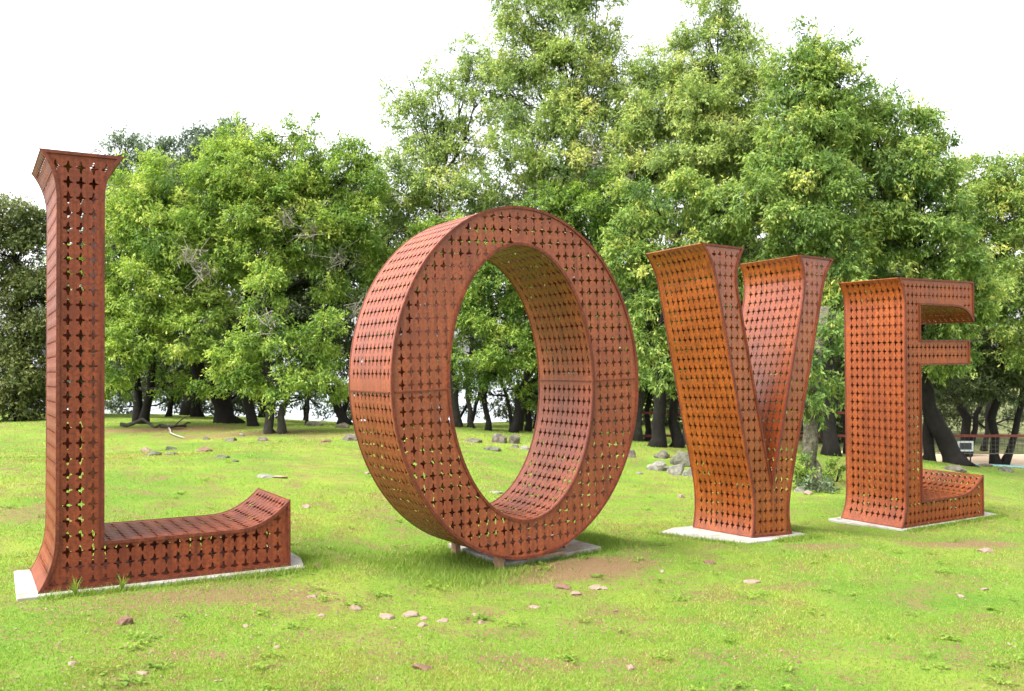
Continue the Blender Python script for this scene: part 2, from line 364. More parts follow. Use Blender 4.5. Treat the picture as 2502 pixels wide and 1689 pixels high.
def cdt_plate(loops, centres, margin, cuts=(), seams=()):
    """loops: outline first (ccw) then inner loops; centres of the holes; returns 2-D verts and triangles of the plate"""
    V2 = []; E2 = []
    def ring(p):
        b = len(V2); V2.extend(Vector(q) for q in p); E2.extend((b + i, b + (i + 1) % len(p)) for i in range(len(p)))
    for lp in loops: ring(lp)
    insets = [offset(loops[0], margin)] + [offset(lp, margin) for lp in loops[1:]]
    for lp in insets: ring(lp)
    c = np.array(centres); 
    ok = inpoly(c[:, 0], c[:, 1], loops[0])
    for lp in loops[1:]: ok &= ~inpoly(c[:, 0], c[:, 1], lp)
    dd = np.min([segdist(c[:, 0], c[:, 1], lp) for lp in loops], 0)
    ok &= dd > margin - .002
    for (sw, hw) in seams: ok &= np.abs(c[:, 1] - sw) > hw
    c = c[ok] + np.random.default_rng(len(c)).normal(0, .0005, (int(ok.sum()), 2))
    for (u, w) in c: ring(hole_poly(u, w))
    for (a, b_) in cuts:
        k = len(V2); V2.append(Vector(a)); V2.append(Vector(b_)); E2.append((k, k + 1))
    r = delaunay_2d_cdt(V2, E2, [], 0, 1e-6)
    P = np.array([(p.x, p.y) for p in r[0]]); T = np.array([t for t in r[2] if len(t) == 3])
    cen = P[T].mean(1); x, y = cen[:, 0], cen[:, 1]
    keep = inpoly(x, y, loops[0]); ins = inpoly(x, y, insets[0])
    for lp, li in zip(loops[1:], insets[1:]): keep &= ~inpoly(x, y, lp); ins &= ~inpoly(x, y, li)
    inh = np.zeros(len(x), bool)
    if len(c):
        d2 = (x[:, None] - c[None, :, 0]) ** 2 + (y[:, None] - c[None, :, 1]) ** 2; nn = d2.argmin(1)
        inh = inpoly(x - c[nn, 0], y - c[nn, 1], [tuple(q) for q in HP])
    T = T[keep & ~(inh & ins)]
    a = P[T]; ar = (a[:, 1, 0]-a[:, 0, 0])*(a[:, 2, 1]-a[:, 0, 1]) - (a[:, 1, 1]-a[:, 0, 1])*(a[:, 2, 0]-a[:, 0, 0])
    T[ar < 0] = T[ar < 0][:, ::-1]; T = T[np.abs(ar) > 0]
    return P, T
def thick_mesh(name, A, B, T, smooth):
    """A outer points, B inner points, T triangles (outer winding)"""
    n = len(A); faces = [tuple(t) for t in T] + [tuple(t[::-1] + n) for t in T]
    cnt = {}
    for t in T:
        for i in range(3):
            e = (int(t[i]), int(t[(i+1) % 3])); cnt[e] = cnt.get(e, 0) + 1
    v = list(map(tuple, A)) + list(map(tuple, B))
    for (a, b) in [e for e in cnt if (e[1], e[0]) not in cnt]:
        k = len(v); v += [tuple(A[a]), tuple(A[b]), tuple(B[b]), tuple(B[a])]; faces.append((k + 1, k, k + 3, k + 2))
    me = bpy.data.meshes.new(name); me.from_pydata(v, [], [tuple(int(i) for i in f) for f in faces]); me.update()
    if smooth:
        sm = np.zeros(len(me.polygons), bool); sm[:2 * len(T)] = True; me.polygons.foreach_set('use_smooth', sm)
    return me
TH = .006
def grid_centres(u0, u1, w0, w1, ou=0., ow=0.):
    us = np.arange(math.floor(u0 / PU), math.ceil(u1 / PU) + 1) * PU + ou; ws = np.arange(math.floor(w0 / PW), math.ceil(w1 / PW) + 1) * PW + ow
    return [(u, w) for w in ws for u in us]
def plate(name, loops, mat, parent, v, outward, ou, ow, margin, seams=()):
    cu = [p[0] for p in loops[0]]; 
    P, T = cdt_plate(loops, grid_centres(min(cu), max(cu), 0, H, ou, ow), margin, (), seams)
    s = -1 if outward < 0 else 1
    A = np.c_[P[:, 0], np.full(len(P), v), P[:, 1]]; B = A.copy(); B[:, 1] -= s * TH
    if s > 0: T = T[:, ::-1]
    return add(name, thick_mesh(name, A, B, T, False), mat, parent)
def strip(pts, nrm, mat, parent, flip=False, off=0., margin=.028, wref=None, seams=()):
    """curved side panel between the front and the back; pts 2-D (u,w) along the outline, nrm outward 2-D normals"""
    pts = np.array(pts); s = np.r_[0, np.cumsum(np.hypot(*np.diff(pts, axis=0).T))]; L = s[-1]
    loop = [(x, 0.) for x in s] + [(x, DEP) for x in s[::-1]]
    rect = [(0, 0), (L, 0), (L, DEP), (0, DEP)]
    ds = np.arange(PU * .55, DEP, PU) + .006
    # rows follow height where the panel climbs, arc length where it lies flat
    if off is None: off = PW * .5
    ss = np.arange(0, L, PW) + off
    cen = [(x, d) for x in ss for d in ds if x < L]
    V2 = []; E2 = []
    def ring(p):
        b = len(V2); V2.extend(Vector(q) for q in p); E2.extend((b + i, b + (i + 1) % len(p)) for i in range(len(p)))
    ring(rect); mg = [(margin, margin), (L - margin, margin), (L - margin, DEP - margin), (margin, DEP - margin)]; 
    if L > .12: ring(mg)
    cuts = []
    if len(s) > 2:
        for x in s[1:-1]: k = len(V2); V2.append(Vector((x, 0))); V2.append(Vector((x, DEP))); E2.append((k, k + 1))
    hp = [(b_, a) for a, b_ in hole_poly(0, 0)][::-1]
    cen = [c for c in cen if L > .2 and margin < c[0] < L - margin and margin < c[1] < DEP - margin and all(abs(c[0] - q) > .045 for q in seams)]
    jg = np.random.default_rng(len(cen)); cen = [(x + jg.normal(0, .0005), d + jg.normal(0, .0005)) for x, d in cen]
    for (x, d) in cen: ring([(x + a, d + b_) for a, b_ in hp])
    r = delaunay_2d_cdt(V2, E2, [], 0, 1e-6)
    P = np.array([(p.x, p.y) for p in r[0]]); T = np.array([t for t in r[2] if len(t) == 3]); g = P[T].mean(1)
    ins = (g[:, 0] > margin) & (g[:, 0] < L - margin) & (g[:, 1] > margin) & (g[:, 1] < DEP - margin)
    inh = np.zeros(len(T), bool)
    if cen:
        c = np.array(cen); nn = ((g[:, None, 0] - c[None, :, 0]) ** 2 + (g[:, None, 1] - c[None, :, 1]) ** 2).argmin(1)
        inh = inpoly(g[:, 0] - c[nn, 0], g[:, 1] - c[nn, 1], hp)
    T = T[~(inh & ins)]
    a = P[T]; ar = (a[:, 1, 0]-a[:, 0, 0])*(a[:, 2, 1]-a[:, 0, 1]) - (a[:, 1, 1]-a[:, 0, 1])*(a[:, 2, 0]-a[:, 0, 0])
    T[ar < 0] = T[ar < 0][:, ::-1]; T = T[np.abs(ar) > 0]
    u = np.interp(P[:, 0], s, pts[:, 0]); w = np.interp(P[:, 0], s, pts[:, 1])
    nu = np.interp(P[:, 0], s, np.array(nrm)[:, 0]); nw = np.interp(P[:, 0], s, np.array(nrm)[:, 1]); nl = np.hypot(nu, nw); nu /= nl; nw /= nl
    A = np.c_[u, P[:, 1], w]; B = A - TH * np.c_[nu, np.zeros(len(u)), nw]
    a0, a1, a2 = A[T[0][0]], A[T[0][1]], A[T[0][2]]; nf = np.cross(a1 - a0, a2 - a0); k = T[0][0]
    if nf @ np.array([nu[k], 0, nw[k]]) < 0: T = T[:, ::-1]
    return add('side_panel', thick_mesh('side_panel', A, B, T, len(s) > 2), mat, parent)
def trim(loop, v, parent, mat, w_=.020, t_=.012):
    """raised steel edge along an outline"""
    inn = offset(loop, w_); n = len(loop); vv = []; f = []
    out = offset(loop, -.003)
    for (p, q) in zip(out, inn):
        vv += [(p[0], v - t_, p[1]), (q[0], v - t_, q[1]), (q[0], v + t_ * .6, q[1]), (p[0], v + t_ * .6, p[1])]
    for i in range(n):
        a = i * 4; b = ((i + 1) % n) * 4
        for k in range(4): k2 = (k + 1) % 4; f.append((a + k, a + k2, b + k2, b + k))
    me = mesh_py('edge_trim', vv, f)
    bm = bmesh.new(); bm.from_mesh(me); bmesh.ops.recalc_face_normals(bm, faces=bm.faces); bm.to_mesh(me); bm.free()
    return add('edge_trim', me, mat, parent)
def build_letter(key, segs, holes, mat, label, ou, ow, seam_w=()):
    """segs: list of smooth runs going counter-clockwise (u right, w up), each a list of points"""
    root = empty('steel_letter', (0, 0, 0), label, 'letter', 'rusted steel letters spelling LOVE'); root.matrix_world = FR[key]
    outline = []
    for s in segs: outline += s[:-1]
    loops = [outline] + holes
    plate('front_panel', loops, mat, root, 0., -1, ou, ow, .030, seam_w)
    plate('back_panel', loops, mat, root, DEP, 1, ou + .02, ow, .030, seam_w)
    def norms(p, closed=False, sign=1):
        p = np.array(p); t = np.gradient(p, axis=0)
        if closed: t[0] = t[-1] = (p[1] - p[-2])
        t /= np.hypot(t[:, 0], t[:, 1])[:, None]
        return np.c_[t[:, 1], -t[:, 0]] * sign
    for s in segs:
        strip(s, norms(s), mat, root, off=.058)
    for h in holes:
        n = len(h); half = n // 2
        strip(h[:half + 1], norms(h[:half + 1], sign=-1), mat, root, off=.06)
        strip(h[half:] + h[:1], norms(h[half:] + h[:1], sign=-1), mat, root, off=.06)
    trim(outline, -.001, root, M['rust_edge']); trim(outline, DEP + .001, root, M['rust_edge'])
    for h in holes:
        hr = h[::-1]; trim(h[::-1], -.001, root, M['rust_edge']) if False else None
        out = h
        vv = []; f = []; inn = offset(h, -.020); oo = offset(h, .003)
        for vd in (-.001, DEP + .001):
            b0 = len(vv)
            for (p, q) in zip(oo, inn):
                vv += [(p[0], vd - .012, p[1]), (q[0], vd - .012, q[1]), (q[0], vd + .007, q[1]), (p[0], vd + .007, p[1])]
            for i in range(len(h)):
                a = b0 + i * 4; b = b0 + ((i + 1) % len(h)) * 4
                for k in range(4): k2 = (k + 1) % 4; f.append((a + k, a + k2, b + k2, b + k))
        me = mesh_py('edge_trim', vv, f); bm = bmesh.new(); bm.from_mesh(me); bmesh.ops.recalc_face_normals(bm, faces=bm.faces); bm.to_mesh(me); bm.free()
        add('edge_trim', me, M['rust_edge'], root)
    return root
def flare(p0, p1, n=9, pw=2.5, side=0):
    """curve from tip p0 to straight run p1; p0 leaves slanting, p1 tangent vertical"""
    out = []
    for i in range(n + 1):
        t = i / n; k = (1 - t) ** pw
        out.append((p1[0] + (p0[0] - p1[0]) * k, p0[1] + (p1[1] - p0[1]) * t))
    return out
def hflare(p0, p1, n=9, pw=2.2):   # p0 tangent horizontal -> p1 tip
    return [(p0[0] + (p1[0] - p0[0]) * i / n, p0[1] + (p1[1] - p0[1]) * (i / n) ** pw) for i in range(n + 1)]
def line(a, b, n=1): return [(a[0] + (b[0]-a[0])*i/n, a[1] + (b[1]-a[1])*i/n) for i in range(n + 1)]
# L
l_left = flare((0, H), (.107, H - .36)) + flare((0, 0), (.107, .43))[::-1]
segs = [line((0, 0), (1.749, 0)), line((1.749, 0), (1.749, .509)), hflare((1.33, .311), (1.749, .509))[::-1] + [(.412, .311)],
        [(.412, .311)] + flare((.539, H), (.412, H - .33))[::-1], line((.539, H), (0, H)), l_left]
letL = build_letter('L', segs, [], M['rust_l'], 'tall rusty steel letter L, nearest and leftmost, with a long low foot', .015, .045)
# O
nO = 168
outer = [(1.254 + 1.254 * math.cos(a), 1.525 + 1.525 * math.sin(a)) for a in [2*math.pi*i/nO for i in range(nO)]]
inner = [(1.256 + .7315 * math.cos(a), 1.5245 + 1.1925 * math.sin(a)) for a in [2*math.pi*i/120 for i in range(120)]]
q = nO // 2
segs = [outer[:q + 1], outer[q:] + outer[:1]]
letO = build_letter('O', segs, [inner], M['rust_o'], 'big oval rusty steel letter O with grass and trees seen through its open middle', .02, .05, [(1.50, .045)])
for (u0, u1) in ((.03, .52), (1.995, 2.47)):       # bolted seam across the oval
    mb = MB(); mb.box(((u0+u1)/2, -.004, 1.50), (u1-u0, .007, .012))
    add('seam_strip', mb.mesh('seam_strip'), M['rust_edge'], letO)
mb = MB(); mb.box((-.004, DEP/2, 1.50), (.010, DEP - .04, .010)); add('seam_strip', mb.mesh('seam_strip'), M['rust_edge'], letO)
mb = MB(); mb.box((1.984, DEP/2, 1.50), (.008, DEP - .04, .010)); add('seam_strip', mb.mesh('seam_strip'), M['rust_edge'], letO)
# V
v_out_l = [(0, H), (.065, 2.97), (.115, 2.89), (.152, 2.81), (.182, 2.72)] + [(.182 + .522 * t, 2.72 - 2.17 * t) for t in (.2, .4, .6, .8, 1)] + [(.722, .44), (.731, .33), (.731, .22), (.722, .11), (.703, 0)]
v_in_l = [(.592, H), (.548, 2.97), (.512, 2.88), (.493, 2.79), (.492, 2.70), (.505, 2.60)] + [(.505 + .495 * t, 2.60 - 2.08 * t) for t in (.25, .5, .75, 1)]
v_in_r = [(1.438, H), (1.475, 2.97), (1.502, 2.88), (1.514, 2.79), (1.512, 2.70), (1.498, 2.60)] + [(1.498 - .498 * t, 2.60 - 2.08 * t) for t in (.25, .5, .75, 1)]
v_out_r = [(2.004, H), (1.94, 2.97), (1.888, 2.89), (1.853, 2.81), (1.826, 2.72)] + [(1.826 - .528 * t, 2.72 - 2.17 * t) for t in (.2, .4, .6, .8, 1)] + [(1.277, .44), (1.262, .33), (1.258, .22), (1.27, .11), (1.297, 0)]
segs = [line((.703, 0), (1.297, 0)), v_out_r[::-1], line((2.004, H), (1.438, H)), v_in_r, v_in_l[::-1], line((.592, H), (0, H)), v_out_l]
letV = build_letter('V', segs, [], M['rust_v'], 'orange rusty steel letter V standing between the oval letter and the letter E', .01, .05)
mb = MB(); mb.box((1.0, -.004, .40), (.010, .008, .22)); add('seam_strip', mb.mesh('seam_strip'), M['rust_edge'], letV)
# E
e_left = flare((0, H), (.106, H - .36)) + flare((0, 0), (.106, .43))[::-1]
arm = [(1.502, 2.523), (1.463, 2.575), (1.42, 2.62), (1.37, 2.66), (1.31, 2.69), (1.24, 2.711), (1.16, 2.722), (1.05, 2.728), (.403, 2.73)]
foot = hflare((1.10, .30), (1.665, .526), 9, 2.6)[::-1] + [(.403, .30)]
segs = [line((0, 0), (1.665, 0)), line((1.665, 0), (1.665, .526)), foot, line((.403, .30), (.403, 1.982)), line((.403, 1.982), (1.406, 1.982)), line((1.406, 1.982), (1.406, 2.289)),
        line((1.406, 2.289), (.403, 2.289)), line((.403, 2.289), (.403, 2.73)), arm[::-1], line((1.502, 2.523), (1.502, H)), line((1.502, H), (0, H)), e_left]
letE = build_letter('E', segs, [], M['rust_e'], 'rusty steel letter E farthest to the right, broad orange side facing left', .015, .05)

# pads under the letters
def pad(key, poly, top, thick, label, mat=None):
    v = [FR[key] @ Vector((u, w, top)) for u, w in poly] + [FR[key] @ Vector((u, w, top - thick)) for u, w in poly]
    n = len(poly); f = [tuple(range(n)), tuple(range(2*n - 1, n - 1, -1))] + [(i + n, (i+1) % n + n, (i+1) % n, i) for i in range(n)]
    me = mesh_py('concrete_pad', v, f); bm = bmesh.new(); bm.from_mesh(me); bmesh.ops.recalc_face_normals(bm, faces=bm.faces)
    bmesh.ops.bevel(bm, geom=[e for e in bm.edges], offset=.006, segments=1, affect='EDGES'); bm.to_mesh(me); bm.free()
    c = sum((Vector(q) for q in v), Vector()) / len(v)
    me.transform(Matrix.Translation(-c)); o = add('concrete_pad', me, M['concrete']); o.location = c
    return tag(o, label, 'concrete pad', 'concrete pads under the steel letters')
def rect(u0, u1, v0, v1): return [(u0, v0), (u1, v0), (u1, v1), (u0, v1)]
pad('L', [(-.135, -.075), (.6, -.07), (1.84, -.09), (1.93, .30), (1.93, .97), (-.11, .95)], -.004, .14, 'white concrete pad under the tall letter L at the left edge')
pad('O', rect(1.06, 2.10, .10, 1.18), -.035, .14, 'low concrete pad under the oval letter O')
pad('V', [(.12, .80), (.45, -.20), (1.47, -.12), (1.52, .95), (.5, 1.0)], -.004, .13, 'white concrete pad poking out left of the letter V')
pad('E', [(-.20, .85), (-.02, -.05), (1.93, -.03), (2.02, .25), (2.0, .95), (-.15, .98)], -.004, .14, 'concrete pad under the letter E at the right')
# supports of the oval letter
def ell_w(u): return 1.525 - 1.525 * math.sqrt(max(0, 1 - ((u - 1.254) / 1.254) ** 2))
for (u, v, lab) in ((1.0, .10, 'small timber block under the front left of the oval letter'), (1.82, .30, 'small timber block wedged under the front right of the oval letter'), (.98, .86, 'small timber block under the back of the oval letter')):
    top = ell_w(u) - .005; bot = -.12 if u < 1.04 else -.034
    mb = MB(); mb.box((0, 0, 0), (.05, .09, top - bot)); o = add('support_block', mb.mesh('support_block'), M['wood'])
    o.matrix_world = FR['O'] @ Matrix.Translation((u, v, (top + bot) / 2)); tag(o, lab, 'wooden block', 'blocks holding up the oval letter')
mb = MB(); mb.box((0, 0, 0), (.40, .05, .022)); o = add('timber_plank', mb.mesh('timber_plank'), M['wood'])
o.matrix_world = FR['O'] @ Matrix.Translation((1.47, .10, -.0225)) @ Matrix.Rotation(.0, 4, 'Y'); tag(o, 'thin brown plank lying on the pad edge under the oval letter', 'plank')

# ------------------------------------------------------------------ trees
GL = np.random.default_rng(11)
def leaves(name, centres, radii, mat, parent, leaf=.085, cover=3.0, droop=.35, tint_bias=0., seed=0, airy=0., spread=1.03):
    """centres (n,3), radii (n,3): clumps; builds one mesh of small folded leaves gathered in sprays"""
    g = np.random.default_rng(seed + 100)
    allP = []; allD = []; allN = []; allT = []; allS = []
    leaf = leaf * 1.08; cover = cover * 1.75
    la = leaf * leaf * .30 * .5
    for c, r in zip(centres, radii):
        r = np.array(r) * spread
        area = math.pi * r[0] * r[2]; nl = int(cover * area / la); 
        nsub = max(5, int(14 * (area ** .5) * 1.5))
        d = g.normal(size=(nsub, 3)); d /= np.linalg.norm(d, axis=1)[:, None]
        rr = g.uniform(.42, 1.05, nsub)[:, None] ** .8
        sc = c + d * rr * r; sr = g.uniform(.16, .42, nsub) * min(1.0, (r[0] + r[2]) * .55)
        w = sr ** 2; w /= w.sum(); st = g.normal(0, .16, nsub)
        per = 9; nsp = max(8, nl // per)
        k = g.choice(nsub, nsp, p=w)
        d2 = g.normal(size=(nsp, 3)); d2 /= np.linalg.norm(d2, axis=1)[:, None]
        sp = sc[k] + d2 * (g.uniform(.2, 1, nsp) ** .5 * sr[k])[:, None] * np.array([1.15, 1.15, .75])
        out = sp - c; out /= np.linalg.norm(out, axis=1)[:, None] + 1e-6
        ax = out * .6 + g.normal(0, .5, (nsp, 3)); ax[:, 2] += .1 - droop * .6; ax /= np.linalg.norm(ax, axis=1)[:, None]
        t0 = .42 + tint_bias + st[k] + g.normal(0, .10, nsp)
        j = np.repeat(np.arange(nsp), per); nn = len(j); along = np.tile(np.linspace(0, 1, per), nsp)
        P = sp[j] + ax[j] * (along * leaf * 1.9)[:, None] + g.normal(0, leaf * .22, (nn, 3))
        D = ax[j] * .7 + g.normal(0, .65, (nn, 3)); D[:, 2] -= droop; D /= np.linalg.norm(D, axis=1)[:, None]
        Nn = g.normal(0, .55, (nn, 3)) + out[j] * .35; Nn[:, 2] += .75
        allP.append(P); allD.append(D); allN.append(Nn); allT.append(t0[j] + (along - .4) * .28 + g.normal(0, .09, nn)); allS.append(g.uniform(.65, 1.25, nn) * leaf)
    P = np.concatenate(allP); D = np.concatenate(allD); Nn = np.concatenate(allN); T = np.concatenate(allT); Sz = np.concatenate(allS)
    if airy > 0:
        keep = g.uniform(size=len(P)) > airy; P, D, Nn, T, Sz = P[keep], D[keep], Nn[keep], T[keep], Sz[keep]
    Nn = Nn - D * (Nn * D).sum(1)[:, None]; Nn /= np.linalg.norm(Nn, axis=1)[:, None] + 1e-9
    B = np.cross(Nn, D); wd = g.uniform(.28, .42, len(P)) * .5
    v = np.empty((len(P), 4, 3), np.float32)
    v[:, 0] = P; v[:, 1] = P + D * (Sz * .45)[:, None] + B * (Sz * wd)[:, None] + Nn * (Sz * .05)[:, None]
    v[:, 2] = P + D * Sz[:, None]; v[:, 3] = P + D * (Sz * .45)[:, None] - B * (Sz * wd)[:, None] + Nn * (Sz * .05)[:, None]
    f = np.arange(len(P) * 4, dtype=np.int32).reshape(-1, 4)
    me = mesh_np(name, v.reshape(-1, 3), f, {'tint': np.repeat(np.clip(T, 0, 1), 4)})
    global NLEAF; NLEAF += len(P)
    return add(name, me, mat, parent)
NLEAF = 0
def wob(a, b, n, amp, g):
    a, b = np.array(a, float), np.array(b, float); L = np.linalg.norm(b - a); out = []
    off = np.zeros(3)
    for i in range(n + 1):
        t = i / n; off = off * .75 + g.normal(0, amp * L / n, 3)
        out.append(tuple(a + (b - a) * t + off * math.sin(math.pi * min(t * 1.0, 1)) ** .6 if 0 < t < 1 else (a + (b - a) * t)))
    return out
def tree(label, kind, trunks, blobs, mat, bark, seed, leaf=.085, cover=3.0, droop=.35, tb=0., airy=0., group='trees along the back of the lawn', twigs=True, bare_tw=(), spread=1.03):
    """trunks: list of ([ (px,py,Y)... ], r0, r1); blobs: (px,py,Y,rx,rz[,cover factor]) in photo units at distance Y"""
    g = np.random.default_rng(seed)
    b0 = at(*trunks[0][0][0]); base = Vector((b0.x, b0.y, gz(b0.x, b0.y)))
    root = empty(kind, base, label, 'tree', group)
    tops = []
    for (pts, r0, r1) in trunks:
        tm = MB(); P = [at(*p) - base for p in pts]
        P[0].z = gz(P[0].x + base.x, P[0].y + base.y) - base.z - .12
        Q = [P[0]]
        for a, b in zip(P[:-1], P[1:]):
            for i in range(1, 4):
                t = i / 3; q_ = a.lerp(b, t) + Vector(g.normal(0, .03, 3)) * (1 if t < 1 else 0); Q.append(q_)
        R = [r0 + (r1 - r0) * i / (len(Q) - 1) for i in range(len(Q))]; R = [r_ * .86 for r_ in R]; R[0] *= 1.6; R[1] *= 1.08
        tm.tube(Q, R, 10, .35); tops.append((Q, R))
        add('trunk', tm.mesh('trunk', True), bark, root)
    C = []; Rr = []
    for bl in blobs:
        c = at(*bl[:3]) - base; k = bl[2] / F; C.append(tuple(c)); Rr.append((bl[3] * k, (bl[3] + bl[4]) * .5 * k, bl[4] * k))
        # limb from the closest trunk point below the clump
        best = None
        for ti, (Q, R) in enumerate(tops):
            for i in range(len(Q) // 2, len(Q)):
                dd = (Q[i] - c).length + (2 if Q[i].z > c.z else 0)
                if best is None or dd < best[0]: best = (dd, Q[i], R[i], ti)
        limbs = MB(); L = best[0]; pts = wob(best[1], c, 5, .22, g); r = min(best[2] * .6, .03 + .022 * L)
        limbs.tube(pts, [r * (1 - .8 * i / 5) for i in range(6)], 6, 0)
        if twigs:
            for _ in range(7):
                d = g.normal(size=3); d /= np.linalg.norm(d); d[2] = abs(d[2]) * .8 - .1
                e = Vector(np.array(c) + d * np.array(Rr[-1]) * g.uniform(.6, 1.0))
                s_ = Vector(pts[int(g.integers(2, 6))]); w_ = wob(s_, e, 4, .25, g)
                limbs.tube(w_, [.016 * (1 - .75 * i / 4) for i in range(5)], 4, 0, False)
        add('limb', limbs.mesh('limb', True), bark, root)
    for (bx, by, bY, rad) in bare_tw:
        c = at(bx, by, bY) - base; k = bY / F; tw = MB(); s0 = c + Vector((0, .5, -rad * k * .5))
        for _ in range(13):
            d = g.normal(size=3); d /= np.linalg.norm(d); e = c + Vector((d[0], -abs(d[1]) * .3, d[2])) * rad * k * g.uniform(.6, 1.2)
            w_ = wob(s0, e, 6, .3, g); tw.tube(w_, [.017 * (1 - .8 * i / 6) for i in range(7)], 4, 0, False)
            j_ = Vector(w_[4]); tw.tube([j_, j_ + Vector(g.normal(0, .16, 3)), j_ + Vector(g.normal(0, .24, 3))], [.007, .005, .003], 3, 0, False)
        tag(add('bare_twigs', tw.mesh('bare_twigs'), M['twig'], root), 'pale leafless twigs')
    cf = np.array([bl[5] if len(bl) > 5 else 1. for bl in blobs])
    for cval in sorted(set(cf)):
        s = [i for i in range(len(blobs)) if cf[i] == cval]
        leaves('foliage', np.array(C)[s], np.array(Rr)[s], mat, root, leaf, cover * cval, droop, tb, seed + int(cval * 10), airy, spread)
    return root
BK, BG, BL = M['bark'], M['bark_grey'], M['bark_lichen']
# --- left
tree('dark olive oak cut off by the left edge, behind the letter L', 'oak_tree', [([(40, 957, 25), (50, 800, 25), (40, 600, 25)], .2, .08)],
     [(20, 500, 25, 70, 60), (75, 520, 25, 45, 50), (30, 600, 25, 90, 80), (-40, 560, 25, 70, 90), (80, 680, 25, 60, 80), (10, 740, 25, 90, 80), (70, 830, 25, 60, 70), (0, 870, 24.5, 90, 70), (90, 900, 25, 40, 40), (40, 920, 24.5, 60, 35)], M['leaf_olive'], BK, 1, .10, 3.2)
tree('dark grey-green oak rising behind the upper part of letter L', 'oak_tree', [([(180, 955, 28), (190, 760, 28), (230, 560, 28)], .25, .1)],
     [(290, 370, 28, 55, 50, .7), (250, 440, 28, 60, 60), (330, 400, 28, 60, 55), (180, 560, 28, 70, 80), (200, 720, 27, 80, 90), (160, 860, 27, 60, 70), (285, 325, 28, 40, 30, .4)], M['leaf_grey'], BK, 2, .10, 2.8, tb=-.1)
tree('dark dense oak crown behind the bright left bay trees', 'oak_tree', [([(430, 952, 28), (440, 780, 28), (430, 560, 28)], .25, .1)],
     [(380, 370, 28, 60, 50), (470, 340, 28, 60, 50), (430, 430, 28, 90, 70), (560, 380, 28, 70, 60), (340, 480, 28, 70, 70), (520, 300, 28, 35, 28, .7)], M['leaf_grey'], BK, 3, .10, 3.0, tb=-.15)
tree('bright green bay tree right beside the letter L, forked dark trunk', 'bay_tree', [([(318, 957, 22.5), (312, 880, 22.5), (290, 780, 22)], .15, .07), ([(325, 957, 22.5), (342, 890, 22.4), (350, 780, 22), (350, 600, 22)], .14, .06)],
     [(330, 410, 21.5, 60, 60), (390, 440, 21.5, 60, 70), (300, 500, 21.3, 60, 70), (370, 540, 21, 80, 80), (270, 590, 21.3, 50, 80), (320, 650, 21, 80, 70), (400, 660, 21, 70, 60), (265, 720, 21, 45, 60), (330, 760, 20.6, 80, 50), (270, 820, 20.6, 50, 50), (430, 760, 20.6, 60, 50), (390, 870, 21.5, 40, 26, .5), (255, 880, 21.5, 40, 30, .7), (200, 640, 21.5, 60, 90), (440, 540, 21.5, 60, 60)], M['leaf_bright'], BK, 4, .085, 3.0, tb=.08, bare_tw=[(425, 575, 20.1, 34), (460, 610, 20.2, 26)])
tree('tallest bright green tree of the left group, thick leaning dark trunk', 'bay_tree', [([(520, 962, 22.8), (500, 905, 22.6), (450, 840, 22.2), (440, 700, 22)], .33, .1), ([(505, 962, 23), (520, 860, 23), (560, 700, 22.5), (570, 500, 22)], .2, .08)],
     [(540, 320, 22, 45, 50), (500, 400, 21.6, 70, 70), (580, 400, 21.8, 70, 60), (470, 490, 21.4, 70, 60), (560, 490, 21.4, 80, 70), (640, 470, 21.6, 60, 60), (520, 590, 21.2, 70, 60), (610, 580, 21.6, 60, 50, .7), (470, 690, 20.8, 60, 40, .9), (480, 600, 21.2, 60, 50)], M['leaf_bright'], BK, 5, .085, 3.0, tb=.1)
tree('pale green bay tree with a twin-peaked top left of the oval letter', 'bay_tree', [([(575, 966, 21.8), (560, 900, 21.8), (575, 800, 21.8), (640, 600, 21.8)], .16, .07)],
     [(640, 310, 22, 40, 40, .8), (700, 300, 22, 30, 30, .6), (650, 370, 21.8, 70, 60), (720, 390, 21.8, 60, 60), (680, 450, 21.6, 60, 50), (700, 540, 21.6, 60, 60), (640, 530, 21.6, 50, 50), (740, 630, 21.6, 50, 50, .7)], M['leaf_bright'], BK, 6, .085, 2.9, tb=.08, bare_tw=[(640, 500, 20.9, 34), (700, 520, 20.9, 26)])
tree('rounded green tree directly left of the oval letter', 'bay_tree', [([(790, 966, 22.6), (760, 900, 22.6), (700, 830, 22.6), (770, 640, 22.4)], .15, .07), ([(770, 966, 22.8), (800, 880, 22.8), (830, 700, 22.6)], .1, .05)],
     [(800, 350, 22.4, 45, 40), (770, 420, 22, 60, 60), (830, 420, 22.2, 45, 60), (760, 510, 21.8, 60, 60), (830, 520, 22, 60, 60), (860, 620, 22.4, 45, 50), (800, 690, 22.6, 40, 30, .5), (850, 790, 23, 40, 40, .5)], M['leaf_bright'], BK, 7, .085, 2.9, tb=-.02, bare_tw=[(770, 570, 21.2, 34), (815, 700, 21.2, 30)])
tree('low leafy tree with a stout double trunk at the lawn edge', 'bay_tree', [([(617, 985, 19.6), (615, 920, 19.6), (608, 850, 19.6), (600, 700, 19.8)], .13, .06), ([(640, 985, 19.5), (643, 920, 19.5), (655, 880, 19.5), (690, 860, 19.5), (720, 790, 19.8)], .105, .04)],
     [(605, 640, 19.8, 32, 55), (600, 720, 19.7, 45, 40, .8), (560, 790, 19.5, 55, 40), (640, 800, 19.5, 60, 45), (700, 800, 19.5, 45, 45), (560, 860, 19.3, 40, 32), (630, 865, 19.2, 60, 32), (530, 830, 19.4, 45, 35), (490, 870, 20.5, 40, 26, .6), (750, 880, 20.5, 36, 26, .6), (700, 860, 19.3, 50, 25, .7), (625, 905, 19.2, 30, 16, .8), (740, 750, 19.8, 40, 50, .7)], M['leaf_bright'], BG, 8, .085, 2.9, tb=.05, bare_tw=[(602, 730, 19.1, 26)])
